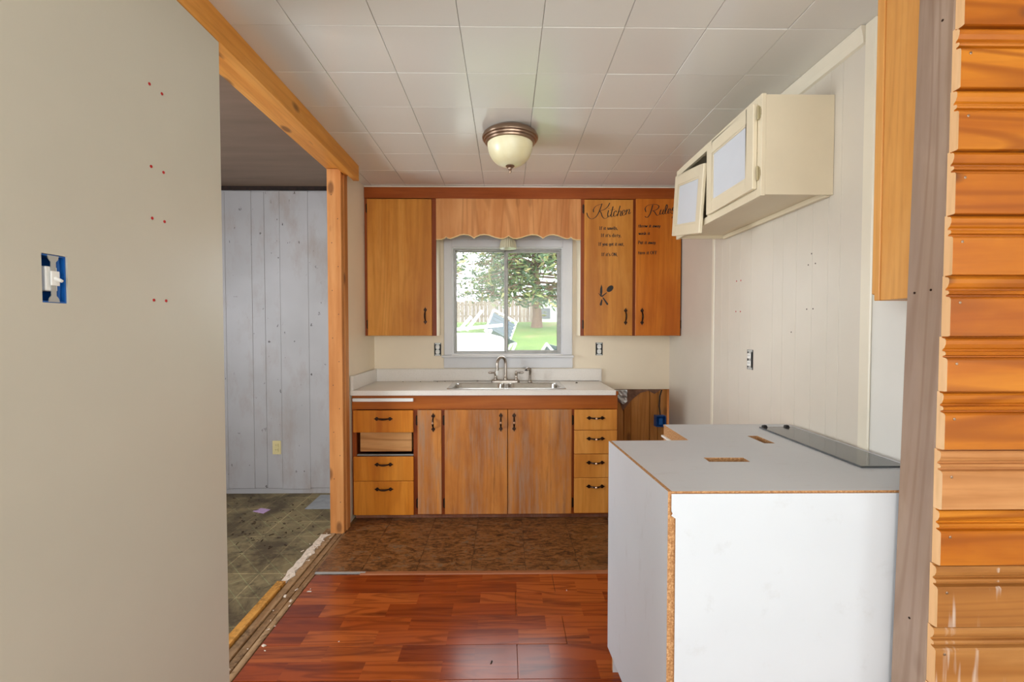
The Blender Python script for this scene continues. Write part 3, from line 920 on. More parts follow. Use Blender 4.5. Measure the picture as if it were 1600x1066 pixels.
# white pull-out board
pb = tag(B(-1.078, -0.652, BY - 0.014, BY - 0.0009, 0.834, 0.858).build('cutting_board', M['plastic_white'], bevel=0.003, origin=(-0.86, BY - 0.01, 0.834)), 'white pull-out board edge under the worktop above the left drawers', 'board')
# ------------------------------------------------------------------ worktop with sink cut-out
CT0, CT1 = 0.8805, 0.914
SX0, SX1, SY0, SY1 = -0.40, 0.405, 3.265, 3.640
wt = empty('worktop', (-0.15, 3.45, CT0), 'pale speckled worktop with low backsplash', 'worktop')
mb = MB()
mb.box(-1.086, 0.768, 3.168, SY0, CT0, CT1).box(-1.086, 0.768, SY1, 3.748, CT0, CT1).box(-1.086, SX0, SY0, SY1, CT0, CT1).box(SX1, 0.768, SY0, SY1, CT0, CT1)
mb.build('top', M['worktop'], wt)
B(-1.066, 0.790, 3.7485, 3.7675, CT0, 1.016).build('backsplash', M['worktop'], wt, bevel=0.002)
B(-1.0865, -1.0665, 3.172, 3.7675, CT1 + 0.0005, 1.016).build('side_splash', M['worktop'], wt, bevel=0.002)
B(-0.6, 0.768, 3.742, 3.7484, CT1, CT1 + 0.002).build('grime_line', M['soil'], wt)

def rrect(x0, x1, y0, y1, z, r, k=5):
    o = []
    for cx, cy, a0 in ((x1 - r, y1 - r, 0), (x0 + r, y1 - r, 90), (x0 + r, y0 + r, 180), (x1 - r, y0 + r, 270)):
        for i in range(k + 1):
            t = R(a0 + 90 * i / k)
            o.append((cx + r * math.cos(t), cy + r * math.sin(t), z))
    return o
sink = empty('kitchen_sink', (0.0, 3.45, CT1), 'double-bowl stainless steel sink set into the worktop', 'sink')
ZT = CT1 + 0.004
def bowl(x0, x1, ox0, ox1):
    mb = MB()
    mb.loft([rrect(ox0, ox1, 3.243, 3.60, CT1 + 0.0006, 0.012), rrect(ox0 + 0.003, ox1 - 0.003, 3.247, 3.597, ZT, 0.012), rrect(x0 - 0.006, x1 + 0.006, 3.268, 3.588, ZT, 0.055),
             rrect(x0, x1, 3.275, 3.582, ZT - 0.008, 0.055), rrect(x0 + 0.008, x1 - 0.008, 3.285, 3.574, ZT - 0.13, 0.05), rrect(x0 + 0.03, x1 - 0.03, 3.305, 3.555, ZT - 0.16, 0.04)])
    return mb
b1 = bowl(-0.392, -0.018, -0.428, 0.0)
b1.build('bowl', M['steel'], sink, smooth=True)
bowl(0.018, 0.392, 0.0, 0.432).build('bowl', M['steel'], sink, smooth=True)
B(-0.428, 0.432, 3.597, 3.70, CT1 + 0.0006, ZT).build('deck', M['steel'], sink, bevel=0.0015)
for x in (-0.205, 0.205):
    MB().lathe((x, 3.43, ZT - 0.16), [(0.04, 0.001), (0.036, 0.004), (0.02, 0.002)], 16).build('drain', M['nickel'], sink, smooth=True)
# faucet
fx, fy, fz = 0.005, 3.655, ZT
fau = empty('faucet', (fx, fy, fz), 'brushed nickel gooseneck faucet with two lever handles', 'faucet')
MB().loft([rrect(fx - 0.125, fx + 0.105, fy - 0.027, fy + 0.027, fz + 0.0003, 0.024), rrect(fx - 0.125, fx + 0.105, fy - 0.027, fy + 0.027, fz + 0.012, 0.024),
           rrect(fx - 0.118, fx + 0.098, fy - 0.02, fy + 0.02, fz + 0.02, 0.018)]).build('base_plate', M['nickel'], fau, smooth=True)
sx = fx - 0.01
mb = MB()
mb.lathe((sx, fy, fz + 0.02), [(0.017, 0), (0.017, 0.01), (0.013, 0.016), (0.013, 0.035), (0.0095, 0.045)], 16)
pts = [(sx, fy, fz + 0.05), (sx, fy, fz + 0.15)]
for k in range(13):
    t = math.pi * k / 12
    u = 0.066 * (1 - math.cos(t)) / 2 * 1.0
    pts.append((sx - u, fy - u * 1.35, fz + 0.15 + 0.052 * math.sin(t)))
pts += [(sx - 0.066, fy - 0.089, fz + 0.128), (sx - 0.066, fy - 0.089, fz + 0.10)]
mb.tube(pts, 0.012, 12)
sp = mb.build('spout', M['nickel'], fau, smooth=True)
e = pts[-1]
MB().lathe(e, [(0.0105, 0.006), (0.011, -0.012), (0.0085, -0.038)], 14).build('aerator', M['plastic_white'], sp, smooth=True)
for sgn, cx in ((-1, fx - 0.09), (1, fx + 0.075)):
    mb = MB().lathe((cx, fy, fz + 0.02), [(0.015, 0), (0.015, 0.008), (0.011, 0.014), (0.0105, 0.034), (0.013, 0.042), (0.008, 0.054), (0.009, 0.064), (0.003, 0.07)], 14)
    hd = mb.build('handle_stem', M['nickel'], fau, smooth=True)
    MB().tube([(cx, fy, fz + 0.072), (cx + sgn * 0.012, fy, fz + 0.074), (cx + sgn * 0.03, fy - 0.004, fz + 0.075), (cx + sgn * 0.05, fy - 0.008, fz + 0.075), (cx + sgn * 0.06, fy - 0.01, fz + 0.075)],
              [0.005, 0.005, 0.0085, 0.0085, 0.004], 10).build('lever', M['nickel'], hd, smooth=True)
spx = 0.192
spr = empty('side_sprayer', (spx, fy, fz), 'nickel side sprayer standing to the right of the faucet', 'sprayer')
MB().lathe((spx, fy, fz + 0.0003), [(0.018, 0), (0.017, 0.008), (0.012, 0.014)], 14).build('holder', M['nickel'], spr, smooth=True)
mb = MB().tube([(spx, fy, fz + 0.0142), (spx, fy, fz + 0.05), (spx + 0.002, fy - 0.002, fz + 0.085), (spx - 0.002, fy - 0.012, fz + 0.104), (spx - 0.016, fy - 0.024, fz + 0.108), (spx - 0.03, fy - 0.03, fz + 0.1)],
               [0.009, 0.010, 0.0115, 0.0125, 0.013, 0.012], 12)
mb.build('wand', M['nickel'], spr, smooth=True)
MB().lathe((spx - 0.034, fy - 0.033, fz + 0.098), [(0.010, -0.004), (0.011, 0.0), (0.008, 0.004)], 10).build('spray_head', M['black'], spr)
# crumbs on the worktop
for i, (x, y) in enumerate(((-0.84, 3.70), (-0.70, 3.71), (-0.56, 3.69), (-0.50, 3.715), (-0.235, 3.722), (0.56, 3.60))):
    r = 0.004 + 0.004 * (i in (4, 5))
    mb = MB().lathe((x, y, CT1 + 0.0003), [(r, 0), (r * 1.2, r * 0.4), (r * 0.5, r * 0.8)], 7, mod=lambda t: 0.3 * math.sin(3 * t + i))
    tag(mb.build('crumb', M['soil'], origin=(x, y, CT1)), ['dark crumb on worktop near the side splash', 'second crumb from the side splash on the worktop', 'crumb on worktop below the left wall outlet',
        'small crumb at the backsplash left of the sink', 'biggest dark crumb behind the left sink bowl', 'brown spot of dirt on worktop right of the sink'][i], 'crumb', 'crumbs on the worktop')

# ------------------------------------------------------------------ wall cabinets over the sink
UY = 3.53
UB = 1.291
UT = 2.340
def upper(x0, x1, label, stiles, side_x):
    c = empty('wall_cabinet', ((x0 + x1) / 2, 3.65, UB), label, 'cabinet')
    mb = MB().box(x0, x0 + 0.015, UY + 0.02, BW - 0.001, UB, 2.415).box(x1 - 0.015, x1, UY + 0.02, BW - 0.001, UB, 2.415)
    mb.box(x0 + 0.015, x1 - 0.015, UY + 0.02, BW - 0.001, UB, UB + 0.015).box(x0 + 0.015, x1 - 0.015, BW - 0.01, BW - 0.001, UB + 0.015, 2.415)
    mb.box(x0 + 0.015, x1 - 0.015, UY + 0.02, BW - 0.01, 2.40, 2.415)
    mb.build('carcass', M['wall_cream'], c)
    for a, b in stiles:
        B(a, b, UY, UY + 0.0199, UB, UT + 0.005).build('stile', M['cab_frame_v'], c, bevel=0.001)
    return c
ul = upper(-1.0885, -0.540, 'honey plywood wall cabinet with one door left of the window', ((-1.0885, -1.052), (-0.582, -0.540)), -0.54)
d = B(-1.064, -0.572, UY - 0.018, UY - 0.0006, UB + 0.001, 2.338).build('door', M['cab_door'], ul, bevel=0.003)
handle(d, -0.622, UY - 0.018, 1.445)
hinge(ul, -1.070, UY, 1.38); hinge(ul, -1.070, UY, 2.27)
ur = upper(0.577, 1.3585, 'amber wall cabinet with Kitchen Rules lettering right of the window', ((0.577, 0.612), (0.965, 1.02), (1.335, 1.3585)), 0.577)
d1 = B(0.602, 0.977, UY - 0.018, UY - 0.0006, UB + 0.001, 2.338).build('door', M['cab_door'], ur, bevel=0.003)
d2 = B(0.999, 1.349, UY - 0.018, UY - 0.0006, UB + 0.001, 2.346).build('door', M['cab_door_deep'], ur, bevel=0.003)
handle(d1, 0.923, UY - 0.018, 1.440); handle(d2, 1.050, UY - 0.018, 1.440)
hinge(ur, 0.596, UY, 1.38, False); hinge(ur, 0.596, UY, 2.27, False)
hinge(ur, 1.3535, UY, 1.38, True)
# fascia and scalloped valance
tag(B(-1.0885, 1.3585, UY - 0.004, UY + 0.018, 2.3465, 2.431).build('fascia_board', M['cab_frame'], origin=(0.13, UY, 2.3465), bevel=0.001), 'red-brown fascia board running along the ceiling above the wall cabinets', 'board')
struct(B(-1.0885, 1.3585, UY - 0.006, UY + 0.01, 2.4315, 2.4385).build('trim_9', M['trim_ivory']), 'thin ivory strip between fascia board and ceiling')
half = [(-0.5395, 2.032), (-0.505, 2.033), (-0.482, 2.040), (-0.466, 2.053), (-0.455, 2.044), (-0.436, 2.040), (-0.405, 2.050), (-0.365, 2.066), (-0.335, 2.072), (-0.300, 2.068), (-0.275, 2.056), (-0.258, 2.044),
        (-0.240, 2.056), (-0.215, 2.068), (-0.180, 2.072), (-0.145, 2.066), (-0.100, 2.050), (-0.060, 2.041), (-0.035, 2.042), (-0.015, 2.052), (0.0, 2.062)]
cx0 = 0.0185
left = [((x / 0.5395) * (0.5395 + cx0) + cx0, z) for x, z in half]
right = [(2 * cx0 - x, z) for x, z in left[::-1]][1:]
bot = left + right
bot = [(max(-0.5392, min(0.5762, x)), z) for x, z in bot]
poly = bot + [(0.5762, 2.346), (-0.5392, 2.346)]
val = empty('valance', (0.018, UY, 2.04), 'scalloped wooden valance above the kitchen window', 'valance')
MB().prism(poly, 'y', UY + 0.0004, UY + 0.0185).build('valance_board', M['valance'], val)
strip = bot + [(x, z + 0.0045) for x, z in bot[::-1]]
mb = MB()
for (xa, za), (xb, zb) in zip(bot[:-1], bot[1:]):
    mb.add([(xa, UY - 0.0008, za - 0.0006), (xb, UY - 0.0008, zb - 0.0006), (xb, UY - 0.0008, zb + 0.0042), (xa, UY - 0.0008, za + 0.0042),
            (xa, UY + 0.019, za - 0.0006), (xb, UY + 0.019, zb - 0.0006), (xb, UY + 0.0003, zb + 0.0042), (xa, UY + 0.0003, za + 0.0042)],
           [(0, 1, 2, 3), (0, 4, 5, 1), (3, 2, 6, 7)])
mb.build('cut_edge', M['edge_pale'], val)
# small pleated lamp behind the valance
sl = empty('window_lamp', (0.015, 3.66, 2.03), 'small pleated glass lamp peeking out under the valance', 'lamp')
MB().lathe((0.015, 3.655, 1.986), [(0.068, 0.0), (0.067, 0.004), (0.060, 0.05), (0.045, 0.085), (0.03, 0.10)], 96, mod=lambda t: 0.035 * math.cos(24 * t)).build('shade', M['pressed_glass'], sl, smooth=True)
MB().lathe((0.015, 3.655, 2.086), [(0.032, 0.0), (0.034, 0.03), (0.02, 0.05), (0.008, 0.06), (0.008, 0.265)], 20).build('holder', M['plastic_white'], sl, smooth=True)
bx_ = B(-0.539, 0.5765, UY + 0.0195, BW - 0.02, 2.351, 2.365).build('soffit_panel', M['wall_cream'], origin=(0.018, 3.65, 2.351))
tag(bx_, 'cream soffit panel behind the scalloped valance', 'panel')

# ------------------------------------------------------------------ lettering on the right cabinet doors
def cat_rom(pts, k=8):
    P = [pts[0]] + list(pts) + [pts[-1]]
    o = []
    for i in range(1, len(P) - 2):
        p0, p1, p2, p3 = P[i - 1], P[i], P[i + 1], P[i + 2]
        for s in range(k):
            t = s / k
            o.append(tuple(0.5 * ((2 * p1[j]) + (-p0[j] + p2[j]) * t + (2 * p0[j] - 5 * p1[j] + 4 * p2[j] - p3[j]) * t * t + (-p0[j] + 3 * p1[j] - 3 * p2[j] + p3[j]) * t ** 3) for j in (0, 1)))
    o.append(tuple(pts[-1]))
    return o
LY = UY - 0.0184
KX, KZ, KS = 0.5393, 2.4030, 0.000559     # crop-space drawing units to metres on the door
def stroke(mb, pts, wmin, wmax, smooth=True):
    c = cat_rom(pts) if smooth else pts
    c = [(KX + x * KS, KZ - y * KS) for x, y in c]
    L, Rr = [], []
    for i, (x, z) in enumerate(c):
        a, b = c[max(i - 1, 0)], c[min(i + 1, len(c) - 1)]
        dx, dz = b[0] - a[0], b[1] - a[1]
        l = math.hypot(dx, dz) or 1e-9
        dx, dz = dx / l, dz / l
        w = (wmin + (wmax - wmin) * abs(dz) ** 1.5) * KS / 2
        if dz > 0.1 and dx > 0.35:
            w *= 0.7
        L.append((x - dz * w, z + dx * w))
        Rr.append((x + dz * w, z - dx * w))
    o = len(mb.v)
    for (a, b) in zip(L, Rr):
        mb.v.append((a[0], LY, a[1]))
        mb.v.append((b[0], LY, b[1]))
    for i in range(len(c) - 1):
        mb.face((o + 2 * i, o + 2 * i + 1, o + 2 * i + 3, o + 2 * i + 2))
def dot(mb, x, y, r):
    k = 8
    mb.add([(KX + (x + r * math.cos(2 * math.pi * i / k)) * KS, LY, KZ - (y + r * math.sin(2 * math.pi * i / k)) * KS) for i in range(k)], [tuple(range(k))])
mb = MB()
KIT = [[(236, 290), (234, 255), (262, 213), (310, 188), (348, 182)], [(352, 172), (325, 250), (290, 325), (250, 368), (200, 381), (160, 350), (142, 298)],
       [(458, 162), (430, 215), (380, 255), (318, 272)], [(318, 272), (340, 300), (355, 345), (385, 376), (420, 366), (446, 338)],
       [(442, 262), (430, 320), (436, 352), (452, 350), (478, 315)], [(505, 210), (482, 300), (477, 345), (492, 352), (520, 318)], [(462, 262), (535, 248)],
       [(552, 288), (542, 270), (520, 290), (512, 330), (528, 348), (562, 318)], [(602, 200), (578, 290), (562, 344)],
       [(564, 330), (586, 285), (606, 270), (613, 285), (604, 328), (616, 338), (640, 305)],
       [(634, 308), (662, 290), (666, 264), (646, 262), (630, 295), (636, 328), (658, 328), (688, 295)], [(694, 252), (680, 322)],
       [(682, 305), (706, 260), (726, 248), (730, 270), (720, 303), (730, 312), (750, 288)]]
for s in KIT:
    stroke(mb, s, 5.0, 14)
dot(mb, 446, 236, 6)
mb.build('kitchen_lettering', M['decal'], d1)
mb = MB()
RUL = [[(958, 285), (946, 240), (975, 200), (1040, 182), (1100, 182), (1136, 205), (1120, 240), (1080, 262), (1045, 270)],
       [(1052, 188), (1032, 260), (1010, 320), (975, 360), (942, 345)], [(1045, 270), (1075, 280), (1095, 312), (1116, 332), (1148, 312)],
       [(1167, 252), (1151, 300), (1162, 318), (1187, 293), (1203, 250)], [(1203, 250), (1191, 300), (1201, 316), (1228, 288)],
       [(1226, 290), (1252, 215), (1246, 182), (1230, 215), (1222, 290), (1236, 310), (1264, 285)],
       [(1264, 285), (1291, 262), (1291, 238), (1273, 245), (1262, 280), (1271, 304), (1298, 285)],
       [(1300, 282), (1334, 220), (1326, 250), (1341, 285), (1322, 305), (1302, 290)]]
for s in RUL:
    stroke(mb, s, 5.0, 14)
stroke(mb, [(1322, 345), (1318, 372)], 6, 9)
mb.build('rules_lettering', M['decal'], d2)

# small serif lettering drawn with strokes on a 10-unit cell
G = {
 'I': (5, [[(1, 0), (4, 0)], [(2.5, 0), (2.5, 10)], [(1, 10), (4, 10)]]),
 'f': (4.6, [[(5, 1.2), (4, 0.1), (2.6, 0.6), (2.2, 2.2), (2.2, 10)], [(0.6, 3.6), (4.2, 3.6)], [(1, 10), (3.6, 10)]]),
 'i': (3.6, [[(0.8, 3.6), (2, 3.6), (2, 10)], [(0.6, 10), (3.4, 10)], [(1.9, 0.6), (2.1, 1.6)]]),
 't': (4.4, [[(2, 1), (2, 8.6), (2.8, 10), (4.2, 9.4)], [(0.5, 3.6), (4.1, 3.6)]]),
 's': (4.8, [[(4.2, 4.6), (3, 3.5), (1.2, 4), (1, 5.4), (2.6, 6.6), (4.2, 7.8), (3.8, 9.6), (2, 10), (0.7, 8.9)]]),
 'm': (8.6, [[(0.6, 3.6), (1.6, 3.6), (1.6, 10)], [(1.6, 5), (3, 3.6), (4.3, 4.4), (4.3, 10)], [(4.3, 5), (5.8, 3.6), (7, 4.4), (7, 10)], [(0.6, 10), (2.6, 10)], [(6, 10), (8, 10)]]),
 'e': (5.4, [[(1, 6.8), (4.6, 6.8), (4.4, 4.6), (3, 3.5), (1.4, 4.4), (0.9, 7), (1.6, 9.3), (3.2, 10), (4.7, 9)]]),
 'l': (3.4, [[(0.8, 0), (1.9, 0), (1.9, 10)], [(0.5, 10), (3.2, 10)]]),
 ',': (2.8, [[(1.4, 9.2), (1.6, 10.2), (0.8, 11.8)]]),
 "'": (2.4, [[(1.3, 0), (1.1, 2.6)]]),
 'd': (6, [[(4.6, 5), (3, 3.6), (1.2, 4.8), (0.9, 7.4), (1.8, 9.6), (3.2, 10), (4.6, 8.8)], [(3.6, 0), (4.7, 0), (4.7, 10), (5.6, 10)]]),
 'r': (4.6, [[(0.6, 3.6), (1.7, 3.6), (1.7, 10)], [(1.7, 5.2), (2.8, 3.7), (4.3, 3.9)], [(0.6, 10), (3, 10)]]),
 'y': (5.6, [[(0.9, 3.6), (3, 9.6)], [(5, 3.6), (2.6, 11.4), (1.2, 12.8), (0.6, 12.2)], [(0.2, 3.6), (2, 3.6)], [(4.2, 3.6), (5.6, 3.6)]]),
 'o': (5.8, [[(2.9, 3.5), (1.2, 4.6), (0.9, 6.8), (1.4, 9), (2.9, 10), (4.5, 9), (5, 6.8), (4.5, 4.6), (2.9, 3.5)]]),
 'u': (6.2, [[(0.5, 3.6), (1.6, 3.6), (1.6, 8.6), (2.8, 10), (4.6, 8.8)], [(3.8, 3.6), (4.7, 3.6), (4.7, 10), (5.8, 10)]]),
 'g': (5.8, [[(2.8, 3.6), (1.2, 4.6), (1.4, 6.8), (2.8, 7.4), (4.2, 6.6), (4.2, 4.6), (2.8, 3.6)], [(1.8, 7.4), (1.2, 8.6), (4.4, 9.6), (4.6, 11.4), (2.6, 12.4), (0.8, 11.2)]]),
 'O': (8, [[(4, 0), (1.6, 1.6), (0.9, 5), (1.6, 8.4), (4, 10), (6.4, 8.4), (7.1, 5), (6.4, 1.6), (4, 0)]]),
 'N': (8.2, [[(1.4, 10), (1.4, 0), (6.4, 10), (6.4, 0)], [(0.4, 10), (2.6, 10)], [(0.4, 0), (1.6, 0)], [(5.4, 0), (7.6, 0)]]),
 'F': (6.2, [[(1.6, 0), (1.6, 10)], [(0.6, 0), (5.6, 0), (5.6, 1.8)], [(1.6, 4.8), (4.4, 4.8)], [(0.6, 10), (2.8, 10)]]),
 'P': (6.4, [[(1.6, 0), (1.6, 10)], [(0.6, 0), (4, 0), (5.6, 1.4), (5.4, 4), (4, 5.2), (1.6, 5.2)], [(0.6, 10), (2.8, 10)]]),
 'h': (6.2, [[(0.6, 0), (1.7, 0), (1.7, 10)], [(1.7, 5.2), (3.2, 3.6), (4.6, 4.6), (4.6, 10)], [(0.6, 10), (2.8, 10)], [(3.7, 10), (5.6, 10)]]),
 'w': (8, [[(1, 3.6), (2.6, 10), (4, 4.4), (5.6, 10), (7, 3.6)], [(0.2, 3.6), (2, 3.6)], [(6.2, 3.6), (7.8, 3.6)]]),
 'a': (5.6, [[(1.2, 4.6), (2.8, 3.5), (4.2, 4.6), (4.2, 9.4), (5.2, 10)], [(4.2, 6.2), (1.6, 6.8), (0.9, 8.6), (2, 10), (4.2, 8.8)]]),
 'n': (6.2, [[(0.6, 3.6), (1.7, 3.6), (1.7, 10)], [(1.7, 5.2), (3.2, 3.6), (4.6, 4.6), (4.6, 10)], [(0.6, 10), (2.8, 10)], [(3.7, 10), (5.6, 10)]]),
 ' ': (3.6, []),
}
def text_line(parent, s, x0, x1, ybase, h):
    tot = sum(G[ch][0] for ch in s)
    kx = (x1 - x0) / tot
    ky = h / 10.0
    mb = MB()
    x = x0
    for ch in s:
        w, st = G[ch]
        for pts in st:
            stroke(mb, [(x + a * kx, ybase - h + b * ky) for a, b in pts], 6.0, 9.6, smooth=len(pts) > 3)
        x += w * kx
    return mb.build('lettering_line', M['decal'], parent)
text_line(d1, 'If it smells,', 312, 572, 528, 40)
text_line(d1, "If it's dirty,", 335, 620, 626, 40)
text_line(d1, 'If you get it out,', 302, 660, 746, 42)
text_line(d1, "If it's ON,", 345, 570, 888, 42)
text_line(d2, 'throw it away', 852, 1160, 494, 38)
text_line(d2, 'wash it', 856, 1016, 596, 38)
text_line(d2, 'Put it away', 852, 1096, 722, 40)
text_line(d2, 'turn it OFF', 852, 1116, 862, 40)
# crossed cutlery decal
mb = MB()
def T(x, y):   # from the lower drawing frame
    return ((800 + x / 5.61 - 900) * 8.883, (440 + y / 5.61 - 300) * 8.883)
def fill(pts):
    mb.add([(KX + T(x, y)[0] * KS, LY, KZ - T(x, y)[1] * KS) for x, y in pts], [tuple(range(len(pts)))])
fill([(781, 22), (789, 45), (791, 85), (785, 122), (775, 118), (769, 95), (771, 60)])
fill([(790, 138), (800, 136), (842, 190), (840, 202), (828, 200)])
fill([(783, 150), (792, 158), (786, 204), (774, 208), (766, 198)])
fill([(752, 96), (760, 100), (784, 122), (826, 92), (830, 97), (790, 132), (775, 128)])
ring = [(857 + 34 * math.cos(t) * 0.8 + 12 * math.sin(t), 60 - 28 * math.cos(t) * 0.75 + 20 * math.sin(t)) for t in [2 * math.pi * k / 20 for k in range(20)]]
fill(ring)
mb.build('cutlery_emblem', M['decal'], d1)

# ------------------------------------------------------------------ ivory cabinet on the right wall
CX = 1.008
rc = empty('wall_cabinet', (1.15, 2.25, 1.876), 'ivory two-door wall cabinet hanging on the right wall, one door sagging', 'cabinet')
cy0, cy1, cz0, cz1 = 1.806, 2.700, 1.878, 2.270
mb = MB().box(CX + 0.018, PX - 0.001, cy0, cy0 + 0.015, cz0, cz1).box(CX + 0.018, PX - 0.001, cy1 - 0.015, cy1, cz0, cz1)
mb.box(CX + 0.018, PX - 0.001, cy0 + 0.015, cy1 - 0.015, cz1 - 0.015, cz1).box(CX + 0.018, PX - 0.001, cy0 + 0.015, cy1 - 0.015, cz0 + 0.018, cz0 + 0.03)
mb.build('carcass', M['cab_ivory'], rc, bevel=0.001)
B(PX - 0.010, PX - 0.001, cy0 + 0.015, cy1 - 0.015, cz0 + 0.03, cz1 - 0.015).build('back_panel', M['cab_inner'], rc)
B(PX - 0.022, PX - 0.002, cy0 + 0.016, cy1 - 0.016, cz0 - 0.004, cz0 + 0.0179).build('hanging_rail', M['cab_ivory'], rc, bevel=0.002)
fx0, fx1 = CX, CX + 0.0178
for a, b in ((cy0 - 0.002, cy0 + 0.03), (2.245, 2.285), (cy1 - 0.03, cy1 + 0.002)):
    B(fx0, fx1, a, b, cz0 - 0.004, cz1 + 0.004).build('stile', M['cab_ivory'], rc, bevel=0.0015)
for a, b in ((cz0 - 0.004, cz0 + 0.03), (cz1 - 0.03, cz1 + 0.004)):
    B(fx0 + 0.0004, fx1, cy0 + 0.0302, 2.2448, a, b).build('rail', M['cab_ivory'], rc, bevel=0.0005)
    B(fx0 + 0.0004, fx1, 2.2852, cy1 - 0.0302, a, b).build('rail', M['cab_ivory'], rc, bevel=0.0005)
def cab_door(w, h):
    """door in its own frame: hinge edge at y=0, runs to y=-w, faces -x"""
    f = 0.055
    mb = MB()
    mb.box(-0.018, 0, -w, -w + f, -h, 0).box(-0.018, 0, -f, 0, -h, 0).box(-0.018, 0, -w + f, -f, -f, 0).box(-0.018, 0, -w + f, -f, -h, -h + f)
    o = mb.build('door', M['cab_ivory'], None, bevel=0.0025)
    o.parent = rc
    p = B(-0.011, -0.004, -w + f + 0.0002, -f - 0.0002, -h + f + 0.0002, -f - 0.0002).build('door_panel', M['panel_white'], None)
    p.parent = o
    b = MB()
    t = 0.008
    y0, y1, z0, z1 = -w + f, -f, -h + f, -f
    b.box(-0.0155, -0.0111, y0, y0 + t, z0, z1).box(-0.0155, -0.0111, y1 - t, y1, z0, z1).box(-0.0155, -0.0111, y0 + t, y1 - t, z1 - t, z1).box(-0.0155, -0.0111, y0 + t, y1 - t, z0, z0 + t)
    b = b.build('bead', M['cab_ivory'], None, bevel=0.0015)
    b.parent = o
    return o
RB = wloc(rc)
def rel(o, x, y, z):
    o.location = (x - RB[0], y - RB[1], z - RB[2])
DW, DH = 0.425, 0.338
near = cab_door(DW, DH)
rel(near, CX - 0.001, 1.832 + DW, 2.245)
far = cab_door(0.415, DH)
rel(far, CX - 0.001, 2.672, 2.234)
far.rotation_euler = (R(9.5), 0, R(-1.5))
def h2(parent, x, y, z, own=False):
    mb = MB().box(-0.003, 0, -0.012, 0.008, -0.022, 0.022)
    mb.tube([(-0.006, -0.003, -0.028), (-0.006, -0.003, 0.028)], 0.005, 8)
    mb.box(-0.0035, -0.0005, -0.017, -0.012, -0.012, 0.012)
    o = mb.build('hinge', M['brass_old'], None, bevel=0.001)
    o.parent = parent
    rel(o, x, y, z)
    return o
h2(rc, CX - 0.0005, 1.823, 2.203)
h2(rc, CX - 0.0005, 1.823, 1.965)
h2(rc, CX - 0.0005, 2.692, 2.215)

# ------------------------------------------------------------------ oak cabinet end behind the stud
oc = empty('oak_cabinet', (1.2, 1.3, 1.43), 'golden oak wall cabinet end peeking out behind the grey stud', 'cabinet')
MB().box(1.12, PX - 0.0105, 1.194, 1.352, 1.430, 2.43).build('carcass', M['oak'], oc, bevel=0.002)
B(1.116, PX - 0.0108, 1.3525, 1.371, 1.430, 2.43).build('face_frame', M['oak'], oc, bevel=0.002)
B(1.124, PX - 0.011, 1.3715, 1.392, 1.449, 2.42).build('door', M['oak'], oc, bevel=0.004)

# ------------------------------------------------------------------ white melamine cabinet in the foreground
BT = 0.910
mc = empty('melamine_cabinet', (0.85, 1.6, 0), 'large white melamine cabinet carcass with raw particle board edges', 'cabinet')
A_, B_, C_, D_, E_, F_ = (0.4085, 1.752), (0.4435, 1.202), (1.289, 1.202), (1.289, 2.050), (0.715, 2.050), (0.712, 1.757)
slot1 = [(0.664, 1.470), (0.798, 1.468), (0.800, 1.516), (0.666, 1.518)]
slot2 = [(0.981, 1.708), (1.022, 1.705), (1.020, 1.826), (0.979, 1.826)]
MB().plate([A_, B_, C_, D_, E_, F_], [slot1, slot2], BT - 0.005, BT).build('top_panel', [M['melamine'], M['particle']], mc)
# left panel (slightly skewed), bottom edge held above the floor by a recessed base
mb = MB()
mb.prism([(0.398, 1.752), (0.433, 1.202), (0.443, 1.202), (0.408, 1.752)], 'z', 0.095, BT - 0.0004)
lp = mb.build('side_panel', [M['melamine'], M['particle']], mc, edges_by_normal=0)
z1 = BT - 0.0054
fp = [(0.4405, z1), (0.4405, 0.858), (0.444, 0.852), (0.4405, 0.846), (0.452, 0.838), (0.4525, 0.03), (1.288, 0.03), (1.288, z1)]
mb = MB()
mb.prism(fp, 'y', 1.1965, 1.2018)
mb.build('front_panel', [M['melamine'], M['particle']], mc, edges_by_normal=1)
B(0.4437, 1.288, 1.203, 1.217, 0.02, z1).build('front_backing', M['particle'], mc)
B(0.4165, 0.70, 1.741, 1.756, 0.0, z1).build('back_panel', [M['melamine'], M['particle']], mc, edges_by_normal=1)
B(0.716, 0.732, 1.7575, 2.049, 0.0, z1).build('notch_panel', M['particle'], mc)
for z in (0.80, 0.83, 0.855):
    B(0.704, 0.7155, 1.762, 2.048, z, z + 0.008).build('notch_rail', M['plastic_white'], mc, bevel=0.001)
B(0.733, 1.288, 2.034, 2.049, 0.0, z1).build('end_panel', [M['melamine'], M['particle']], mc, edges_by_normal=1)
B(0.45, 1.27, 1.2175, 1.7405, 0.0, 0.09).build('plinth', M['rail_wood'], mc)
for sl_ in (slot1, slot2):
    x0_, x1_ = min(p[0] for p in sl_), max(p[0] for p in sl_)
    y0_, y1_ = min(p[1] for p in sl_), max(p[1] for p in sl_)
    frame_y = MB().box(x0_ - 0.012, x0_, y0_ - 0.012, y1_ + 0.012, BT - 0.022, z1).box(x1_, x1_ + 0.012, y0_ - 0.012, y1_ + 0.012, BT - 0.022, z1).box(x0_, x1_, y0_ - 0.012, y0_, BT - 0.022, z1).box(x0_, x1_, y1_, y1_ + 0.012, BT - 0.022, z1)
    frame_y.build('slot_rim', M['particle'], mc)
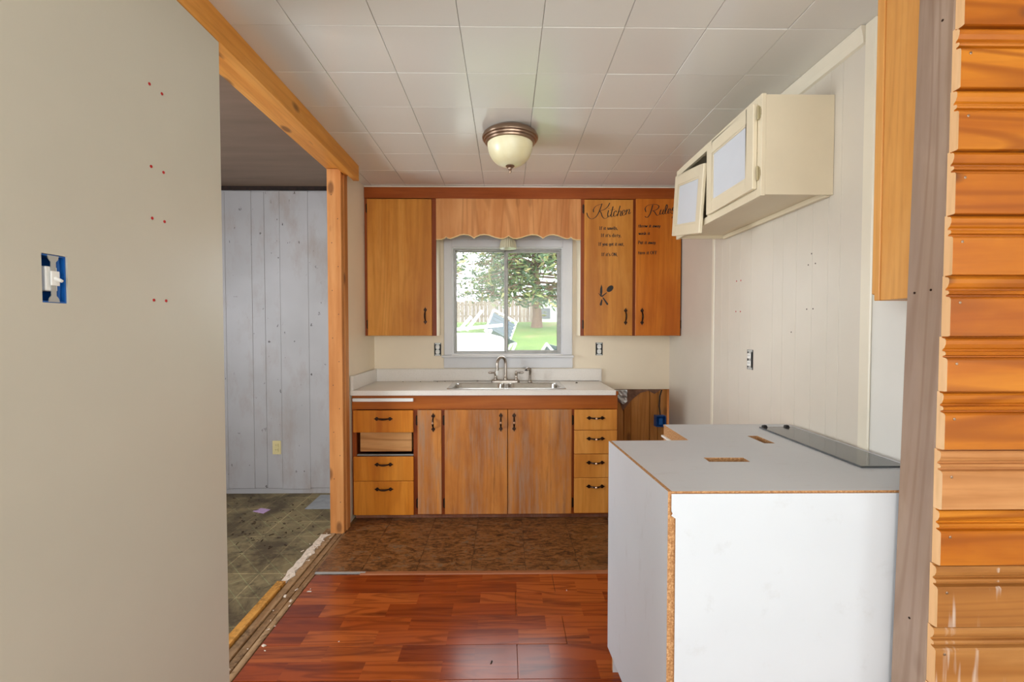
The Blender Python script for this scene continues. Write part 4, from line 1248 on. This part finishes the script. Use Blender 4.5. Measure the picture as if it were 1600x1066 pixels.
# grey glass strip with two clips on the cabinet top
gs = empty('grey_shelf', (1.18, 1.68, BT), 'smoked grey glass strip lying on the white cabinet top by the wall', 'shelf')
B(1.108, 1.256, 1.396, 1.969, BT + 0.0006, BT + 0.0066).build('glass_strip', M['grey_glass'], gs, bevel=0.001)
for x in (1.125, 1.222):
    MB().prism([(x - 0.010, BT + 0.0068), (x + 0.010, BT + 0.0068), (x + 0.006, BT + 0.016), (x - 0.008, BT + 0.014)], 'y', 1.950, 1.966).build('clip', M['black'], gs, bevel=0.001)

# ------------------------------------------------------------------ ceiling lamp
lx, ly = 0.022, 2.56
cl = empty('ceiling_lamp', (lx, ly, ZC), 'flush ceiling lamp with alabaster glass bowl and nickel rim', 'lamp')
MB().lathe((lx, ly, ZC), [(0.125, -0.0012), (0.135, -0.006), (0.150, -0.018), (0.156, -0.032), (0.154, -0.042), (0.147, -0.046), (0.145, -0.054), (0.138, -0.058), (0.136, -0.066), (0.128, -0.069), (0.10, -0.060)], 56).build('rim', M['pewter'], cl, smooth=True)
prof = []
for k in range(13):
    t = math.pi / 2 * k / 12
    prof.append((0.125 * math.cos(t) ** 0.75 + 0.001, -0.066 - 0.122 * math.sin(t)))
MB().lathe((lx, ly, ZC), prof, 56).build('bowl', M['alabaster'], cl, smooth=True)
MB().lathe((lx, ly, ZC - 0.186), [(0.022, 0.004), (0.025, -0.003), (0.02, -0.009), (0.012, -0.014), (0.010, -0.022), (0.006, -0.026), (0.007, -0.034), (0.003, -0.042)], 20).build('finial', M['pewter'], cl, smooth=True)

# ------------------------------------------------------------------ light switch in the left wall
sw = empty('light_switch', (-0.995, 1.02, 1.455), 'uncovered white toggle switch in a blue box in the left wall', 'switch')
mb = MB()
b0, b1 = -1.06, -0.999
mb.box(b0, b0 + 0.002, hy0 + 0.0005, hy1 - 0.0005, hz0 + 0.0005, hz1 - 0.0005)
mb.box(b0 + 0.002, b1, hy0 + 0.0005, hy0 + 0.004, hz0 + 0.0005, hz1 - 0.0005).box(b0 + 0.002, b1, hy1 - 0.004, hy1 - 0.0005, hz0 + 0.0005, hz1 - 0.0005)
mb.box(b0 + 0.002, b1, hy0 + 0.004, hy1 - 0.004, hz0 + 0.0005, hz0 + 0.004).box(b0 + 0.002, b1, hy0 + 0.004, hy1 - 0.004, hz1 - 0.004, hz1 - 0.0005)
mb.build('box', M['plastic_blue'], sw)
B(-1.03, -1.0, 1.004, 1.031, 1.428, 1.482).build('body', M['plastic_white'], sw, bevel=0.002)
mb = MB().prism([(1.007, 1.404), (1.032, 1.404), (1.030, 1.412), (1.025, 1.418), (1.025, 1.492), (1.030, 1.498), (1.032, 1.506), (1.007, 1.506), (1.009, 1.498), (1.014, 1.492), (1.014, 1.418), (1.009, 1.412)], 'x', -0.9995, -0.9975)
mb.build('yoke', M['zinc'], sw)
B(-0.9974, -0.993, 1.010, 1.029, 1.440, 1.472).build('bezel', M['plastic_white'], sw, bevel=0.001)
MB().tube([(-0.994, 1.0195, 1.456), (-0.980, 1.0195, 1.450)], [0.005, 0.0035], 8).build('toggle', M['plastic_white'], sw)
MB().tube([(-1.01, 1.040, 1.408), (-1.008, 1.040, 1.455), (-1.01, 1.040, 1.502)], 0.0045, 8).build('wire', M['plastic_blue'], sw)

# ------------------------------------------------------------------ uncovered outlets
def outlet(name_label, origin, axis, cover=None):
    """axis 'y': on a wall facing -y ; 'x': on a wall facing -x"""
    o = empty('wall_outlet', origin, name_label, 'outlet')
    x, y, z = origin
    def BB(u0, u1, d0, d1, w0, w1):
        return B(x + u0, x + u1, y - d1, y - d0, z + w0, z + w1) if axis == 'y' else B(x - d1, x - d0, y + u0, y + u1, z + w0, z + w1)
    ox = {'y': 'y', 'x': 'x'}[axis]
    if cover:
        BB(-0.035, 0.035, 0.0002, 0.005, -0.057, 0.057).build('cover_plate', M['plastic_yellowed'], o, bevel=0.002)
        d = 0.005
    else:
        BB(-0.029, 0.029, 0.0002, 0.0012, -0.053, 0.053).build('box_opening', M['black'], o)
        BB(-0.011, 0.011, 0.0013, 0.003, -0.052, 0.052).build('yoke', M['zinc'], o)
        d = 0.003
    for s in (-1, 1):
        w = s * 0.020
        r = BB(-0.0165, 0.0165, d + 0.0001, d + 0.006, w - 0.0145, w + 0.0145).build('receptacle', M['plastic_yellowed'] if cover else M['plastic_white'], o, bevel=0.003)
        for u in (-0.006, 0.006):
            BB(u - 0.0012, u + 0.0012, d + 0.006, d + 0.0063, w - 0.002, w + 0.007).build('slot', M['black'], r)
    if not cover:
        for s in (-1, 1):
            BB(-0.022, 0.022, 0.0013, 0.0028, s * 0.047 - 0.005, s * 0.047 + 0.005).build('ear', M['zinc'], o)
    return o
outlet('uncovered white wall outlet left of the kitchen window', (-0.567, BW, 1.175), 'y')
outlet('uncovered white wall outlet right of the window under lettered cabinet', (0.772, BW, 1.178), 'y')
outlet('uncovered outlet in the ivory panelled right wall', (PX, 2.405, 1.181), 'x')
outlet('yellowed outlet with cover plate low on the grey side-room wall', (-1.90, BW, 0.362), 'y', True)

# red wall anchors
am = MB().lathe((0, 0, 0), [(0.0042, 0.0), (0.0042, 0.0015), (0.0028, 0.002), (0.002, 0.0006)], 10, 'x').mesh('wall_anchor', [M['plastic_red']], smooth=True)
words = ['topmost', 'second', 'third', 'lowest']
for i, zz in enumerate(((2.028, 2.024), (1.800, 1.799), (1.656, 1.657), (1.426, 1.427))):
    for k, yy in enumerate((1.300, 1.346)):
        o = share(am, 'wall_anchor', None, (-0.9949, yy, zz[k]))
        tag(o, 'red wall anchor in beige left wall, %s pair, %s one' % (words[i], ('left', 'right')[k]), 'anchor', 'red anchors in the left wall')
am2 = MB().lathe((0, 0, 0), [(0.0042, 0.0), (0.0042, -0.0015), (0.0028, -0.002)], 10, 'x').mesh('wall_anchor', [M['plastic_red']], smooth=True)
for i, (yy, zz) in enumerate(((2.559, 1.614), (2.512, 1.613), (2.562, 1.443), (2.513, 1.441))):
    o = share(am2, 'wall_anchor', None, (PX - 0.0001, yy, zz))
    tag(o, 'tiny red wall anchor in ivory panelling, %s' % ('upper left', 'upper right', 'lower left', 'lower right')[i], 'anchor', 'red anchors in the right wall')
hm = MB().lathe((0, 0, 0), [(0.0032, 0.0), (0.0032, -0.0006), (0.002, -0.0008)], 8, 'x').mesh('screw_hole', [M['bronze']])
for i, (yy, zz) in enumerate(((1.93, 1.665), (1.95, 1.62), (1.905, 1.62), (1.955, 1.43), (1.915, 1.43), (2.06, 1.33))):
    o = share(hm, 'screw', wr, (PX - 0.0001, yy, zz))

# ------------------------------------------------------------------ blue box, cable and foil in the stripped corner
eb = empty('junction_box', (1.315, BW - 0.02, 0.60), 'blue junction box with black cable on the bare planks', 'box')
ex0, ex1, ez0, ez1 = 1.238, 1.318, 0.535, 0.625
mb = MB().box(ex0, ex1, BW + 0.0, BW + 0.012, ez0, ez1).box(ex0, ex0 + 0.003, BW - 0.05, BW, ez0, ez1).box(ex1 - 0.003, ex1, BW - 0.05, BW, ez0, ez1)
mb.box(ex0 + 0.003, ex1 - 0.003, BW - 0.05, BW, ez1 - 0.003, ez1).box(ex0 + 0.003, ex1 - 0.003, BW - 0.05, BW, ez0, ez0 + 0.003)
mb.build('shell', M['plastic_blue'], eb)
B(1.262, 1.297, BW - 0.04, BW - 0.0002, 0.552, 0.607).build('device', M['plastic_blue'], eb, bevel=0.004)
MB().tube([(1.285, BW - 0.005, 0.628), (1.276, BW - 0.004, 0.70), (1.28, BW - 0.003, 0.78), (1.30, BW + 0.004, 0.836)], 0.0055, 8).build('cable', M['black'], eb, smooth=True)
mb = MB()
random.seed(3)
gp = []
for i in range(6):
    for k in range(6):
        u, w = i / 5, k / 5
        x = 0.905 + 0.10 * u + (0.03 * w)
        z = 0.838 - 0.125 * w * (1 - 0.55 * abs(u - 0.55)) 
        gp.append((x - 0.03 * w * u, BW + 0.002 - random.uniform(0.0, 0.022), z))
mb.add(gp, [(i * 6 + k, i * 6 + k + 1, (i + 1) * 6 + k + 1, (i + 1) * 6 + k) for i in range(5) for k in range(5)])
tag(mb.build('foil_scrap', M['foil'], origin=(0.94, BW, 0.78)), 'crumpled silver foil scrap hanging at the torn wall edge', 'foil')

# ------------------------------------------------------------------ debris in the side room
tag(MB().prism([(-1.90, 3.40), (-1.80, 3.36), (-1.785, 3.43), (-1.87, 3.46)], 'z', -0.0245, -0.0215).build('paper_scrap', M['paper_purple'], origin=(-1.85, 3.41, -0.0245)), 'small lavender paper scrap on the dirty vinyl floor', 'paper')
tag(B(-1.53, -1.235, 3.44, 3.73, -0.0248, -0.0205).build('loose_tile', M['tile_grey'], origin=(-1.4, 3.58, -0.0248), bevel=0.001), 'loose grey floor tile in the corner of the side room', 'tile')
random.seed(11)
mb = MB()
def chip(mb, x, y, z, s):
    a = random.uniform(0, 6.28)
    l, w, h = s * random.uniform(0.8, 2.6), s * random.uniform(0.4, 0.9), s * random.uniform(0.15, 0.4)
    ca, sa = math.cos(a), math.sin(a)
    vs_ = []
    for (u, v, q) in ((-1, -1, 0), (1, -0.7, 0), (0.8, 1, 0), (-0.7, 0.8, 0), (-0.8, -0.8, 1), (0.9, -0.5, 0.8), (0.6, 0.8, 1), (-0.6, 0.6, 0.7)):
        vs_.append((x + (u * l * ca - v * w * sa) / 2, y + (u * l * sa + v * w * ca) / 2, z + q * h))
    mb.add(vs_, [(0, 3, 2, 1), (4, 5, 6, 7), (0, 1, 5, 4), (1, 2, 6, 5), (2, 3, 7, 6), (3, 0, 4, 7)])
for k in range(260):
    cx, cy = random.choice([(-1.75, 3.0), (-1.95, 2.75), (-2.0, 3.5), (-1.7, 3.2), (-1.45, 3.5), (-1.6, 2.9)])
    qx, qy = min(-1.25, random.gauss(cx, 0.16)), min(3.72, random.gauss(cy, 0.16))
    if qx > -1.57 and qy > 3.40:
        continue
    chip(mb, qx, qy, -0.0248, random.choice([0.003, 0.005, 0.008, 0.013]))
tag(mb.build('dirt_debris', M['soil'], origin=(-1.8, 3.1, -0.0248)), 'dark dirt and splinters scattered on the side-room floor', 'debris', kind='stuff')
mb = MB()
rim = [(-1.214 + random.uniform(-0.008, 0.008), 2.42 + 0.05 * k) for k in range(12)] + [(-1.150 - 0.03 * abs(math.sin(k * 1.9)) , 2.97 - 0.05 * k) for k in range(12)]
mb.prism(rim, 'z', -0.0195, -0.0045)
for k in range(90):
    y = random.gauss(2.72, 0.16)
    chip(mb, -1.185 + random.gauss(0, 0.018), y, -0.0045, random.choice([0.004, 0.006, 0.011]))
for k in range(14):
    chip(mb, random.uniform(-1.15, -1.0), random.uniform(1.75, 2.4), 0.002, random.choice([0.006, 0.01, 0.02]))
tag(mb.build('plaster_debris', M['plaster'], origin=(-1.18, 2.7, -0.0085)), 'pale plaster crumbs along the exposed subfloor edge', 'debris', kind='stuff')
for i, (x, y, s) in enumerate(((-0.06, 1.80, 0.010), (0.31, 2.30, 0.005), (-0.72, 1.93, 0.006))):
    m2 = MB()
    chip(m2, x, y, 0.0008, s)
    tag(m2.build('floor_crumb', M['soil'] if i == 0 else M['plaster'], origin=(x, y, 0.0008)), ['brown crumb on the shiny laminate near the bottom of the picture', 'tiny pale crumb on laminate close to the white cabinet', 'tiny pale crumb on laminate near the exposed subfloor'][i], 'crumb', 'crumbs on the laminate')

# ------------------------------------------------------------------ yard outside the window
ground = MB()
prof = [(3.95, -0.2), (5.0, 0.50), (8, 0.86), (13, 1.52), (18, 1.62), (40, 1.9)]
ground.prism(prof + [(40, -0.6), (3.95, -0.6)], 'x', -25, 25)
struct(ground.build('ground', M['lawn']), 'sloping green lawn outside the window')
fn = empty('yard_fence', (0, 16, 1.55), 'weathered board fence at the back of the yard', 'fence')
mb = MB()
for k in range(60):
    x = -7.0 + k * 0.135
    mb.box(x, x + 0.125, 16.0, 16.02, 1.5, 2.32 + 0.03 * math.sin(k * 1.7))
fp_ = mb.build('fence_board', M['fence'], fn)
fp_['kind'] = 'stuff'
MB().box(-7, 1.1, 16.025, 16.06, 1.75, 1.83).box(-7, 1.1, 16.025, 16.06, 2.15, 2.23).build('fence_rail', M['fence'], fn)
# big pine
def tree(name, x, y, z, h, r, label, seed, nclump, spread, zlow):
    random.seed(seed)
    t = empty(name, (x, y, z), label, 'tree')
    pts = [(x, y, z - 0.1), (x + 0.02, y, z + 0.3), (x - 0.05, y, z + h * 0.3), (x + 0.08, y, z + h * 0.65), (x, y, z + h)]
    mb = MB().tube(pts, [r * 1.7, r * 1.15, r, r * 0.7, r * 0.2], 10)
    mb.build('trunk', M['bark'], t, smooth=True)
    br = MB()
    fo = MB()
    for i in range(nclump):
        zz = z + zlow + (h - zlow) * random.random()
        a = random.uniform(0, 2 * math.pi)
        ln = spread * random.uniform(0.45, 1.0) * (1 - 0.55 * (zz - z) / h)
        ex, ey, ez = x + ln * math.cos(a), y + ln * math.sin(a), zz - 0.18 * ln + random.uniform(-0.1, 0.2)
        br.tube([(x, y, zz), ((x + ex) / 2, (y + ey) / 2, (zz + ez) / 2 + 0.1), (ex, ey, ez)], [0.035, 0.022, 0.008], 5)
        for k in range(34):
            u = random.uniform(0.3, 1.05)
            cx, cy, cz = x + (ex - x) * u, y + (ey - y) * u, zz + (ez - zz) * u + 0.1 * (1 - abs(2 * u - 1))
            cx += random.gauss(0, 0.13); cy += random.gauss(0, 0.13); cz += random.gauss(0, 0.09)
            s = random.uniform(0.05, 0.12)
            d1_ = Vector((random.gauss(0, 1), random.gauss(0, 1), random.gauss(0, 0.6))).normalized() * s
            d2_ = d1_.cross(Vector((random.gauss(0, 1), random.gauss(0, 1), random.gauss(0, 1)))).normalized() * s * 0.28
            c = Vector((cx, cy, cz))
            o = len(fo.v)
            d3_ = d1_.cross(d2_).normalized() * s * 0.28
            fo.v += [tuple(c - d1_), tuple(c + d2_), tuple(c - d2_ + d3_), tuple(c - d3_ * 1.0 - d2_ * 0.3), tuple(c + d1_)]
            for f in ((0, 1, 2), (0, 2, 3), (0, 3, 1), (4, 2, 1), (4, 3, 2), (4, 1, 3)):
                fo.face([o + j for j in f])
    br.build('branch', M['bark'], t)['kind'] = 'stuff'
    fol = fo.build('foliage', M['needles'], t)
    fol['kind'] = 'stuff'
    return t
tree('pine_tree', 0.80, 12.0, 1.40, 5.2, 0.105, 'tall pine tree with bare lower trunk beyond the right window pane', 5, 260, 2.3, 0.75)
tree('spruce_tree', -0.55, 19.5, 1.6, 6.5, 0.12, 'blue-green spruce behind the fence beyond the left window pane', 9, 200, 2.4, 0.9)
tree('garden_tree', -1.75, 10.0, 1.1, 4.6, 0.06, 'yellowing tree hanging over the yard at far left of window', 21, 90, 1.55, 1.3)
# white house far behind
hs = empty('far_house', (2.4, 30, 1.75), 'far white house seen between trunk and window frame', 'house')
B(1.0, 5.5, 30, 34, 1.6, 3.1).build('wall', M['far_white'], hs)
MB().prism([(0.8, 3.1), (5.7, 3.1), (3.25, 4.3)], 'y', 29.8, 34.2).build('roof', M['far_roof'], hs)
B(2.2, 2.9, 29.96, 29.999, 2.0, 2.7).build('window', M['grey_glass'], hs)
B(3.6, 4.3, 29.96, 29.999, 2.0, 2.7).build('window', M['grey_glass'], hs)
# white covered cart with junk on it, close to the window
ct = empty('covered_cart', (-0.8, 6.2, 0.55), 'white tarp-covered cart just outside the left window pane', 'cart')
MB().prism([(-2.0, 0.62), (-2.0, 1.22), (-1.6, 1.28), (-0.3, 1.285), (-0.05, 1.22), (0.02, 1.05), (0.04, 0.62)], 'y', 5.7, 6.9).build('tarp', M['tarp'], ct, bevel=0.03, segs=2)
for x in (-1.7, -0.3):
    MB().tube([(x, 5.69, 0.64), (x, 5.60, 0.64)], [0.16, 0.16], 14).build('wheel', M['black'], ct)
def chair(x, y, z, rot, label):
    c = empty('garden_chair', (x, y, z), label, 'chair', 'garden chairs piled outside the window')
    parts = []
    for s in (-0.24, 0.24):
        m_ = MB().tube([(s, -0.2, 0.0), (s, -0.15, 0.38), (s, 0.28, 0.42), (s, 0.42, 0.88)], 0.022, 6)
        parts.append(m_.build('frame_side', M['tarp'], None))
        m_ = MB().tube([(s, 0.30, 0.0), (s, 0.05, 0.40)], 0.022, 6)
        parts.append(m_.build('leg', M['tarp'], None))
    m_ = MB().tube([(-0.24, 0.42, 0.88), (0.24, 0.42, 0.88)], 0.022, 6)
    parts.append(m_.build('top_rail', M['tarp'], None))
    for k in range(5):
        u = k / 5
        parts.append(B(-0.235, 0.235, 0.285 + 0.11 * u, 0.295 + 0.11 * u, 0.47 + 0.36 * u, 0.53 + 0.36 * u).build('back_slat', M['mesh_grey'], None))
    parts.append(B(-0.235, 0.235, -0.14, 0.27, 0.395, 0.405).build('seat', M['mesh_grey'], None))
    for p in parts:
        p.parent = c
    c.rotation_euler = rot
    return c
chair(-0.25, 7.7, 0.86, (R(-8), R(28), R(15)), 'tipped white garden chair leaning behind the covered cart')
chair(0.85, 6.6, 0.74, (R(-55), R(12), R(28)), 'fallen garden chair beside the covered cart on the grass')
for i, (x0, z0, x1, z1) in enumerate(((-0.55, 1.325, -0.34, 1.60), (-0.66, 1.325, -0.50, 1.52), (-0.85, 1.325, -0.05, 1.40))):
    tag(MB().tube([(x0, 6.3 + 0.1 * i, z0), (x1, 6.4 + 0.1 * i, z1)], 0.022, 4).build('white_stick', M['tarp'], origin=(x0, 6.3, z0)),
        ['longer white stick slanting up from the covered cart', 'shorter white stick slanting up from the covered cart', 'white pole lying across the covered cart'][i], 'stick')
